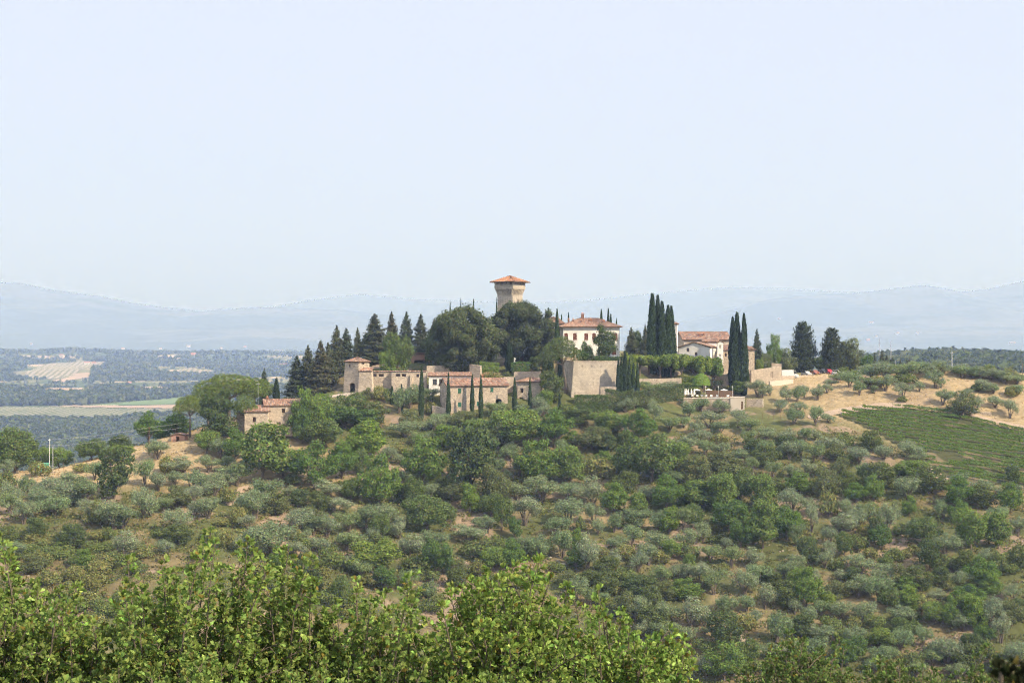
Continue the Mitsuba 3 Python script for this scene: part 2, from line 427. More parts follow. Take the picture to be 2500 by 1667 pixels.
def dome_trees(xy, hgt, rad, quads, rng, tint, spike):
    """simple far trees: each a dome (or a spire) of leafy faces"""
    n = len(xy)
    z = H(xy[:, 0], xy[:, 1])
    th = rng.uniform(0, 2 * np.pi, (n, quads))
    cz = rng.uniform(-0.25, 1, (n, quads))
    s = np.sqrt(np.clip(1 - cz ** 2, 0, 1))
    nrm = np.stack([s * np.cos(th), s * np.sin(th), cz], -1)
    bump = rng.uniform(0.75, 1.1, (n, quads, 1))
    half = hgt[:, None, None] * 0.55
    r3 = np.concatenate([np.repeat(rad[:, None, None], 2, 2), half * 0.9], -1)
    taper = np.where(spike[:, None, None], np.clip(1.15 - (cz[..., None] + 1) / 2, 0.08, 1), 1)
    c = nrm * r3 * bump
    c[..., :2] *= taper
    c = c + np.stack([xy[:, 0], xy[:, 1], z + hgt * 0.45], -1)[:, None]
    size = (rad[:, None, None] * (2.6 / math.sqrt(quads)) * rng.uniform(0.8, 1.3, (n, quads, 1)))
    nn = nrm + rng.normal(0, 0.35, nrm.shape)
    nn /= np.linalg.norm(nn, axis=-1, keepdims=True)
    t = np.cross(nn, rng.normal(0, 1, nrm.shape))
    t /= np.linalg.norm(t, axis=-1, keepdims=True) + 1e-9
    b = np.cross(nn, t)
    v = np.stack([c + t * size, c + b * size * 0.8, c - t * size, c - b * size * 0.8], 2).reshape(-1, 3)
    f = np.arange(len(v)).reshape(-1, 4)
    col = np.repeat(tint[:, None] * rng.uniform(0.8, 1.2, (n, quads, 1)), 4, 1).reshape(-1, 3)
    return v, f, col


def pg_front(pg):
    x0, y0, x1, y1 = pg.bounds
    return Polygon([(x0 - 60, y0 - 60), (x1 + 60, y0 - 60), (x1 + 60, (y0 + y1) / 2), (x0 - 60, (y0 + y1) / 2)])


def woodland(key, d0, d1, u0, u1, count, quads, hm, label, seed, keep=None):
    rng = np.random.default_rng(seed)
    d = np.sqrt(rng.uniform(d0 ** 2, d1 ** 2, count))
    x = (rng.uniform(u0, u1, count) - CU) / F * d
    xy = np.stack([x, d], 1)
    q = np.column_stack([xy, np.zeros(count)])
    ok = np.ones(count, bool)
    for pg in fields:
        ok &= ~contains_xy(pg.buffer(6).union(pg.buffer(34).intersection(pg_front(pg))), x, d)
    dens = meshkit.fbm(q / 330, 3, 31)
    if keep is not None:
        ok &= rng.uniform(0, 1, count) < keep(xy, dens)
    xy, dens = xy[ok], dens[ok]
    n = len(xy)
    spike = rng.uniform(0, 1, n) < 0.08
    hgt = hm * rng.uniform(0.65, 1.25, n) * np.where(spike, 1.25, 1)
    rad = hgt * np.where(spike, 0.18, rng.uniform(0.42, 0.62, n))
    base = 1.7 * np.array([[0.056, 0.078, 0.028], [0.075, 0.098, 0.035], [0.050, 0.064, 0.032], [0.10, 0.112, 0.05]])
    tint = base[rng.integers(0, 4, n)] * np.where(spike, 0.7, 1)[:, None]
    v, f, c = dome_trees(xy, hgt, rad, quads, rng, tint, spike)
    add(key, (v, f), 'leaf', color=c, label=label, cat='trees', kind='stuff')


sc = lambda a, b, x: np.clip((x - a) / (b - a), 0, 1)
woodland('oak_wood', 1330, 2280, -120, 760, 16000, 14, 10, 'hazy oak wood filling the valley below the striped vineyard', 41)
woodland('mixed_wood', 2280, 3000, -120, 760, 7000, 12, 11, 'dark strip of wood above the pale earth band', 42, lambda xy, k: np.where(xy[:, 1] > 2520, 1.0, 0.05))
woodland('scrub_wood', 3000, 3750, -120, 760, 5000, 10, 9, 'scattered scrub trees on the sandy band', 43, lambda xy, k: 0.06 + 0.6 * sc(0.5, 0.62, k))
woodland('ridge_wood', 3750, 6600, -120, 780, 22000, 7, 13, 'blue hazy woods over the far low ridge', 44, lambda xy, k: 0.12 + 0.88 * sc(0.42, 0.54, k))
woodland('crest_wood', 1150, 2000, 2080, 2640, 9000, 14, 11, 'wooded ridge behind the golden knoll on the right', 45)
woodland('plain_wood', 6600, 10500, -150, 2650, 8000, 5, 14, 'faint tree belts on the plain before the mountains', 46, lambda xy, k: sc(0.5, 0.6, k))


def roof_mesh(fr, a0, a1, b0, b1, z, rise, over=0.5, along=True):
    """plain gabled roof solid for far houses"""
    a0, a1, b0, b1 = a0 - over, a1 + over, b0 - over, b1 + over
    if along:
        mid = (b0 + b1) / 2
        pts = [(a0, b0, z), (a1, b0, z), (a0, b1, z), (a1, b1, z), (a0, mid, z + rise), (a1, mid, z + rise)]
    else:
        mid = (a0 + a1) / 2
        pts = [(a0, b0, z), (a1, b0, z), (a0, b1, z), (a1, b1, z), (mid, b0, z + rise), (mid, b1, z + rise)]
    return fr(mhull(pts))


scene['far_white'] = plain((0.80, 0.76, 0.70), 0.9)
scene['far_roof'] = plain((0.42, 0.20, 0.12), 0.9)
scene['far_pink'] = plain((0.62, 0.38, 0.28), 0.9)
for u, v, wpx, hpx, mat, lab in (
        (149, 877, 9, 12, 'stone', 'lone square stone tower house on the far wooded ridge'),
        (212, 889, 12, 6, 'far_white', 'left pale farmhouse above the tan vineyard on the far hill'),
        (229, 890, 11, 6, 'stone', 'right pale farmhouse above the tan vineyard on the far hill'),
        (262, 893, 6, 4, 'far_white', 'small white house at the end of the far tan field'),
        (303, 895, 12, 8, 'far_pink', 'pinkish farmhouse in the middle of the far wooded ridge'),
        (284, 891, 5, 4, 'far_white', 'tiny white house left of the pinkish far farmhouse'),
        (347, 884, 6, 5, 'far_pink', 'small house on the crest left of the white belfry'),
        (387, 882, 6, 9, 'far_white', 'narrow white house like a belfry on the far ridge'),
        (405, 889, 6, 4, 'far_white', 'low white house right of the belfry house'),
        (488, 886, 12, 7, 'far_pink', 'orange villa on the far ridge behind the stone pines'),
        (521, 889, 8, 7, 'far_white', 'white house beside the orange far villa'),
        (543, 890, 12, 6, 'far_pink', 'long pink house on the far ridge'),
        (567, 889, 9, 4, 'far_white', 'long low white house at the right end of the far hamlet'),
        (692, 895, 18, 7, 'far_pink', 'pink flat farm block left of the dark firs'),
        (316, 937, 9, 5, 'far_pink', 'red farm at the edge of the sandy scrub'),
        (472, 868, 12, 6, 'far_pink', 'faint pink villa on the hazy crest'),
        (612, 868, 9, 4, 'far_white', 'faint white house on the hazy crest'),
        (25, 892, 8, 4, 'far_white', 'faint pale house at the left edge of the far ridge'),
        (76, 842, 5, 4, 'far_white', 'white speck of a house under the left mountains'),
        (300, 854, 8, 5, 'far_white', 'white hamlet house at the mountain foot, left'),
        (392, 853, 6, 4, 'far_white', 'white speck of a house at the mountain foot, second'),
        (460, 848, 9, 5, 'far_white', 'white hamlet house at the mountain foot above the orange villa'),
        (540, 852, 6, 4, 'far_white', 'white speck of a house at the mountain foot, near the pines'),
        (598, 848, 7, 4, 'far_pink', 'pink speck of a house at the mountain foot'),
        (1903, 780, 6, 3, 'far_white', 'white speck of a house above the tall conifers'),
        (2121, 832, 8, 5, 'far_pink', 'pink distant house left of the tall mast'),
        (2141, 823, 5, 4, 'far_white', 'white distant house above the tall mast'),
        (2193, 815, 8, 4, 'far_white', 'white distant house right of the two masts'),
        (2241, 815, 6, 4, 'far_white', 'white distant house above the wooded ridge crest'),
        (2129, 788, 10, 3, 'far_white', 'pale distant farm highest on the mountain slope'),
        (2469, 839, 7, 4, 'far_white', 'white distant house at the right edge'),
        (2478, 838, 5, 3, 'far_white', 'tiny white house beside the one at the right edge')):
    g = far_ground(u, v)
    s = g[1] / F
    w_, h_ = wpx * s, hpx * s
    fr = Frame(g - np.array([w_ / 2, 0, 0]), 12)
    k = fresh('far_house')
    rise = min(0.22 * w_, 0.45 * h_)
    add(k + '__wall', fr(mbox(0, w_, 0, w_ * 0.7, -6, h_ - rise * 0.7)), mat)
    add(k + '__roof', roof_mesh(fr, 0, w_, 0, w_ * 0.7, h_ - rise * 0.7, rise, over=0.04 * w_), 'far_roof')
    tag(k, lab, 'house', 'houses far off in the haze')

# ------------------------------------------------------------------ vegetation: prototypes
def unit(a):
    return a / (np.linalg.norm(a, axis=-1, keepdims=True) + 1e-12)


def leaves(c, nrm, size, rng, aspect=0.6, wild=0.5, tint=(0.1, 0.1, 0.05), var=0.22, hue=0.08):
    """one small rhombic leaf spray at each centre, facing roughly along nrm"""
    n = len(c)
    nn = unit(nrm + rng.normal(0, wild, (n, 3)))
    t = unit(np.cross(nn, rng.normal(0, 1, (n, 3))))
    b = np.cross(nn, t)
    s = (np.asarray(size) * rng.uniform(0.7, 1.35, n))[:, None]
    v = np.stack([c + t * s, c + b * s * aspect, c - t * s, c - b * s * aspect], 1).reshape(-1, 3)
    k = 1.95 * np.asarray(tint) * [1.10, 1.03, 0.95] * np.exp(rng.normal(0, var, (n, 1))) * (1 + rng.normal(0, hue, (n, 3)))
    return v, np.arange(4 * n).reshape(-1, 4), np.repeat(np.clip(k, 0.004, 0.9), 4, 0)


def lobes_crown(lobes, n, rng, lo=0.72, cut=0.8, up=0.0):
    """n points on the outer skin of a union of ellipsoid lobes (cx cy cz rx ry rz), with outward normals"""
    L = np.asarray(lobes, float)
    area = (L[:, 3] * L[:, 4] * L[:, 5]) ** (2 / 3)
    cs, ns, tot = [], [], 0
    while tot < n:
        k = rng.choice(len(L), 2 * n, p=area / area.sum())
        d = unit(rng.normal(0, 1, (2 * n, 3)) + [0, 0, up])
        r = rng.uniform(lo, 1.05, (2 * n, 1)) ** 0.7
        c = L[k, :3] + d * L[k, 3:] * r
        deep = np.zeros(2 * n, bool)
        for j in range(len(L)):
            q = (((c - L[j, :3]) / L[j, 3:]) ** 2).sum(1)
            deep |= (q < cut ** 2) & (k != j)
        c, d = c[~deep], unit(d[~deep] / L[k[~deep], 3:])
        cs.append(c)
        ns.append(d)
        tot += len(c)
    return np.vstack(cs)[:n], np.vstack(ns)[:n]


def dome_lobes(rng, n, rx, rz, cz, r0, r1, low=-0.5, ragged=(0.68, 1.22)):
    out = []
    for i in range(n):
        z = rng.uniform(low, 1)
        th = i * 2.399963 + rng.uniform(-0.5, 0.5)
        s = math.sqrt(max(0.0, 1 - z * z)) * rng.uniform(0.75, 1)
        r = rng.uniform(r0, r1) * (0.75 if i % 3 == 0 else 1)
        k = rng.uniform(*ragged)
        out.append((s * math.cos(th) * (rx - r) * k, s * math.sin(th) * (rx - r) * k, cz + z * (rz - r * 0.9) * k, r, r, r * rng.uniform(0.7, 1)))
    out.append((0, 0, cz, rx * 0.5, rx * 0.5, rz * 0.5))
    return out


def limbs(rng, top, n, r0, base=0.25, spread_=0.5, sides=5):
    """a trunk that divides into n limbs ending at points of top"""
    parts = []
    fork = np.array([rng.normal(0, 0.05), rng.normal(0, 0.05), base])
    parts.append(tube([[0, 0, -0.4], fork * [0.5, 0.5, 0.5], fork], [r0 * 1.2, r0, r0 * 0.85], sides))
    for i in range(n):
        e = top[rng.integers(len(top))] * [0.8, 0.8, 1]
        mid = (fork + e) / 2 + rng.normal(0, 0.12, 3) * base
        parts.append(tube([fork, mid, e], [r0 * 0.6, r0 * 0.4, r0 * 0.12], sides))
    return cat_mesh(parts)


PROTO, SIZE = {}, {}


def proto(kind, trunk, crown, size, crown_bsdf='leaf', extra=()):
    """one shapegroup; size = (width, height) it was made at"""
    k = f'{kind}_kind_{len(PROTO.get(kind, []))}'
    g = {'type': 'shapegroup'}
    if trunk is not None:
        g['trunk'] = mikit.ply(trunk[:2], 'bark')
    g['crown'] = mikit.ply(crown[:2], crown_bsdf, color=crown[2])
    scene[k] = g
    PROTO.setdefault(kind, []).append(k)
    SIZE[k] = size


def make_olive(seed, tint):
    """an olive: a few crooked stems that each carry their own airy clouds of leaves"""
    rng = np.random.default_rng(seed)
    lob, stems = [], []
    turn = rng.uniform(0, 6.28)
    for i in range(int(rng.integers(4, 7))):
        a = turn + i * 2.3 + rng.uniform(-0.4, 0.4)
        reach, top = rng.uniform(0.7, 1.7), rng.uniform(2.6, 3.9)
        e = np.array([math.cos(a) * reach, math.sin(a) * reach, top])
        stems.append(tube([[0.1 * math.cos(a), 0.1 * math.sin(a), -0.3], [0.3 * math.cos(a), 0.3 * math.sin(a), 0.8], e * [0.6, 0.6, 0.62] + rng.normal(0, 0.12, 3), e], [0.17, 0.14, 0.09, 0.03], 5))
        for j in range(int(rng.integers(3, 6))):
            q = e * [0.95, 0.95, 0.9] + rng.normal(0, 0.55, 3) * [1, 1, 0.8]
            r = rng.uniform(0.42, 0.95)
            lob.append((q[0], q[1], max(q[2], 1.2), r, r, r * rng.uniform(0.65, 0.95)))
    c, n = lobes_crown(lob, 2600, rng, 0.62, 0.74)
    x = leaves(c, n, 0.155, rng, 0.4, 0.45, tint, 0.30)
    c2, n2 = lobes_crown(lob, 700, rng, 0.95, 0.8, 0.5)
    y = leaves(c2 + n2 * rng.uniform(0.1, 0.42, (700, 1)), unit(np.cross(n2, rng.normal(0, 1, n2.shape))), 0.19, rng, 0.26, 0.3, np.array(tint) * 0.95, 0.2)
    ext = np.abs(np.array([l[:2] for l in lob])).max() + 0.5
    hi = max(l[2] + l[5] for l in lob)
    proto('olive_tree', cat_mesh(stems), cat_mesh([x, y]), (1.9 * ext, hi))


for i, t in enumerate(((0.122, 0.148, 0.098), (0.138, 0.160, 0.110), (0.105, 0.134, 0.082), (0.150, 0.168, 0.122), (0.115, 0.140, 0.076), (0.125, 0.146, 0.105), (0.098, 0.122, 0.076), (0.130, 0.152, 0.100), (0.118, 0.150, 0.090), (0.142, 0.158, 0.116))):
    make_olive(100 + i, np.array(t) * [1.04, 1.15, 1.04])


def make_broad(kind, seed, tint, rx=4.6, rz=4.2, cz=4.8, nl=26, r0=0.8, r1=1.75, n=5200, leaf=0.19, low=-0.75, wild=0.42, aspect=0.65, base=1.4, tr=0.22, ragged=(0.68, 1.22)):
    rng = np.random.default_rng(seed)
    lob = dome_lobes(rng, nl, rx, rz, cz, r0, r1, low, ragged)
    c, nn = lobes_crown(lob, n, rng, 0.62, 0.78)
    a = leaves(c, nn, leaf, rng, aspect, wild, tint, 0.3)
    c2, n2 = lobes_crown(lob, n // 6, rng, 0.95, 0.8, 0.5)
    b = leaves(c2 + n2 * leaf * rng.uniform(0.4, 2.6, (len(c2), 1)), n2, leaf * 1.0, rng, 0.5, 1.2, np.array(tint) * 1.12, 0.25)
    proto(kind, limbs(rng, np.array([l[:3] for l in lob]), 7, tr, base), cat_mesh([a, b]), (1.8 * rx, 0.97 * (cz + rz)))


for i, t in enumerate(((0.068, 0.115, 0.032), (0.082, 0.130, 0.036), (0.060, 0.102, 0.034), (0.092, 0.138, 0.040), (0.074, 0.108, 0.040))):
    make_broad('oak_tree', 200 + i, t)
for i, t in enumerate(((0.088, 0.135, 0.032), (0.10, 0.142, 0.036), (0.086, 0.128, 0.040))):
    make_broad('ash_tree', 230 + i, t, rx=3.8, rz=4.4, cz=4.6, leaf=0.2, n=4400)
for i, t in enumerate(((0.055, 0.080, 0.034), (0.068, 0.092, 0.036), (0.082, 0.102, 0.048))):
    make_broad('holm_oak', 250 + i, t, rx=4.2, rz=4.0, cz=4.2, low=-0.9, leaf=0.19, n=4200)
for i, t in enumerate(((0.085, 0.112, 0.045), (0.11, 0.125, 0.05), (0.12, 0.132, 0.052), (0.085, 0.115, 0.042))):
    make_broad('shrub', 270 + i, t, rx=1.9, rz=1.2, cz=1.0, nl=11, r0=0.5, r1=0.85, n=1100, leaf=0.13, low=-0.6, base=0.3, tr=0.06)
make_broad('great_holm_oak', 280, (0.060, 0.078, 0.038), ragged=(0.9, 1.05), rx=10.2, rz=8.6, cz=8.4, nl=90, r0=1.2, r1=2.4, n=40000, leaf=0.26, low=-0.95, base=3.0, tr=0.5)
make_broad('great_holm_oak', 281, (0.050, 0.066, 0.035), ragged=(0.88, 1.08), rx=9.8, rz=9.0, cz=8.8, nl=90, r0=1.2, r1=2.4, n=40000, leaf=0.25, low=-0.95, base=3.0, tr=0.5)
make_broad('magnolia_tree', 290, (0.050, 0.075, 0.030), rx=3.4, rz=5.0, cz=5.2, nl=26, r0=0.9, r1=1.4, n=5200, leaf=0.19, low=-0.9)


def make_pollard(seed, tint):
    rng = np.random.default_rng(seed)
    lob = [(rng.uniform(-2.1, 2.1), rng.uniform(-2.0, 2.0), 4.6 + rng.uniform(-0.5, 0.9), 1.1, 1.1, 1.0) for _ in range(16)]
    c, n = lobes_crown(lob, 3600, rng, 0.6, 0.8)
    a = leaves(c, n, 0.2, rng, 0.7, 0.7, tint, 0.22)
    proto('pollarded_tree', limbs(rng, np.array([l[:3] for l in lob]), 6, 0.22, 2.4), a, (5.6, 6.1))


for i, t in enumerate(((0.10, 0.15, 0.040), (0.085, 0.13, 0.036), (0.115, 0.16, 0.045))):
    make_pollard(300 + i, t)


def make_cypress(seed, tint, wide):
    """a spire of upright plumes"""
    rng = np.random.default_rng(seed)
    Hh, n = 14.0, 5200
    plumes = 26
    pa, pz = rng.uniform(0, 2 * np.pi, plumes), rng.uniform(0.0, 0.72, plumes)
    prof = lambda t: wide * np.clip((1 - t) ** 0.62, 0, 1) * np.clip(0.55 + t * 2.2, 0, 1)
    k = rng.integers(0, plumes, n)
    lt = rng.beta(1.2, 1.1, n)
    t = np.clip(pz[k] + lt * 0.34, 0, 1)
    r = prof(t) * (0.66 + 0.34 * np.sin(lt * np.pi)) + 0.02
    ang = pa[k] + rng.normal(0, 0.22, n)
    c1 = np.stack([r * np.cos(ang), r * np.sin(ang), t * Hh], -1)
    n2 = 3600
    t2 = rng.beta(1, 1.25, n2)
    a2 = rng.uniform(0, 2 * np.pi, n2)
    r2 = prof(t2) * rng.uniform(0.55, 0.80, n2)
    c2 = np.stack([r2 * np.cos(a2), r2 * np.sin(a2), t2 * Hh], -1)
    c = np.vstack([c1, c2])
    nr = np.stack([np.cos(np.r_[ang, a2]), np.sin(np.r_[ang, a2]), np.full(n + n2, 0.25)], -1)
    nn = unit(nr + rng.normal(0, 0.45, nr.shape))
    up = unit(np.array([0, 0, 1.0]) + 0.25 * nr + rng.normal(0, 0.15, nr.shape))
    b = unit(np.cross(nn, up))
    s = rng.uniform(0.16, 0.36, len(c))[:, None]
    v = np.stack([c + up * s * 1.6, c + b * s * 0.5, c - up * s, c - b * s * 0.5], 1).reshape(-1, 3)
    col = np.repeat(2.2 * np.asarray(tint) * np.exp(rng.normal(0, 0.36, (len(c), 1))), 4, 0)
    proto('cypress', tube([[0, 0, -0.5], [0, 0, 2], [0, 0, 11]], [0.2, 0.17, 0.05], 6), (v, np.arange(len(v)).reshape(-1, 4), col), (2 * wide * 0.93, Hh))


for i, t in enumerate(((0.032, 0.050, 0.022), (0.038, 0.056, 0.025), (0.030, 0.046, 0.024))):
    make_cypress(320 + i, t, 1.15)


def make_fir(kind, seed, tint, wide, n_tier, droop, Hh=16.0, fill=1.0, blunt=0.9):
    """whorls of boughs with hanging sprays"""
    rng = np.random.default_rng(seed)
    cs, ns, bark_parts = [], [], [tube([[0, 0, -0.5], [0.05, 0, Hh * 0.5], [0, 0, Hh]], [0.28, 0.18, 0.02], 6)]
    for i in range(n_tier):
        t = i / (n_tier - 1)
        z = Hh * (0.06 + 0.94 * t)
        L = wide * (1 - t) ** blunt * rng.uniform(0.82, 1.12) + 0.18
        for j in range(max(4, int(9 * (1 - t) + 4))):
            a = rng.uniform(0, 2 * np.pi)
            l = L * rng.uniform(0.6, 1.12)
            m = max(6, int(30 * l / wide * fill))
            s = rng.uniform(0.12, 1, m) ** 0.7
            side = rng.normal(0, 0.15, m) * l * (0.3 + s)
            zz = z + rng.normal(0, 0.28) * (1 - t) - droop * l * s + 0.30 * l * s ** 3 + rng.normal(0, 0.16, m) + 0.4 * t * l * s
            c = np.stack([np.cos(a) * s * l - np.sin(a) * side, np.sin(a) * s * l + np.cos(a) * side, zz], -1)
            cs.append(c)
            ns.append(np.stack([np.cos(a) * np.full(m, 0.6), np.sin(a) * np.full(m, 0.6), np.full(m, 0.7)], -1))
            if i % 3 == 0 and j < 4:
                bark_parts.append(tube([[0, 0, z], [np.cos(a) * l * 0.8, np.sin(a) * l * 0.8, z - droop * l * 0.6]], [0.06, 0.02], 4))
    c, n = np.vstack(cs), np.vstack(ns)
    proto(kind, cat_mesh(bark_parts), leaves(c, n, 0.24, rng, 0.5, 0.55, tint, 0.25), (2 * wide * 0.95, Hh))


for i, t in enumerate(((0.058, 0.074, 0.048), (0.068, 0.082, 0.050), (0.052, 0.070, 0.046), (0.074, 0.080, 0.048))):
    make_fir('fir_tree', 340 + i, t, 3.0, 40, 0.22, fill=2.2, blunt=0.8)
for i, t in enumerate(((0.034, 0.048, 0.028), (0.038, 0.050, 0.026))):
    make_fir('cedar_tree', 350 + i, t, 4.6, 54, 0.10, Hh=13.0, fill=3.0, blunt=0.42)


def make_stone_pine(seed, tint, tall=9.0, lean=0.0):
    rng = np.random.default_rng(seed)
    lob = []
    for i in range(26):
        a, r = i * 2.4, 4.6 * math.sqrt((i + 0.5) / 26)
        lob.append((r * math.cos(a) + lean * 0.4, r * math.sin(a), tall - 0.1 - 0.15 * r * r + rng.uniform(-0.35, 0.35), rng.uniform(1.3, 1.9), rng.uniform(1.3, 1.9), rng.uniform(0.9, 1.4)))
    c, n = lobes_crown(lob, 8000, rng, 0.6, 0.75, 0.25)
    crown = leaves(c, unit(n + [0, 0, 0.4]), 0.17, rng, 0.45, 0.5, tint, 0.22)
    fork = np.array([-lean * 0.1, 0, tall * 0.55])
    parts = [tube([[-lean, 0, -0.6], [-lean * 0.6, 0.1, tall * 0.3], fork], [0.34, 0.27, 0.22], 7)]
    for l in lob[::3]:
        e = np.array(l[:3]) - [0, 0, 0.3]
        parts.append(tube([fork, fork * 0.5 + e * 0.5 + [0, 0, -0.3], e], [0.16, 0.1, 0.03], 5))
    proto('stone_pine', cat_mesh(parts), crown, (11.2, tall + 1.1))


make_stone_pine(360, (0.080, 0.115, 0.034))
make_stone_pine(361, (0.088, 0.122, 0.036), tall=10.5)
make_stone_pine(362, (0.072, 0.100, 0.040), tall=11.0, lean=1.4)


# ------------------------------------------------------------------ vegetation: placing
rng_place = np.random.default_rng(7)
hill_spots = []


def plant(kind, base, width, height, label, cat, group=None, which=None, key=None, turn=None):
    ks = PROTO[kind]
    p = ks[int(rng_place.integers(len(ks))) if which is None else which]
    w0, h0 = SIZE[p]
    k = fresh(key or kind)
    a = float(rng_place.uniform(0, 360)) if turn is None else turn
    scene[k] = {'type': 'instance', 'group': {'type': 'ref', 'id': p},
                'to_world': T().translate([float(x) for x in base]).rotate([0, 0, 1], a).scale([width / w0, width / w0, height / h0])}
    tag(k, label, cat, group)
    return k


def tree(kind, u, vtop, wpx, label, cat, d=None, vbase=None, group=None, which=None, key=None, turn=None):
    """a tree whose top and width the photograph gives; its foot at vbase on the ground, or at distance d"""
    if d is None:
        g = ground_at(u, vbase)
    else:
        x = (u - CU) / F * d
        g = np.array([x, d, H(x, d)])
    h = (CV - vtop) / F * g[1] - g[2]
    return plant(kind, g - [0, 0, 0.15], wpx / F * g[1], max(h, 0.5), label, cat, group, which, key, turn)


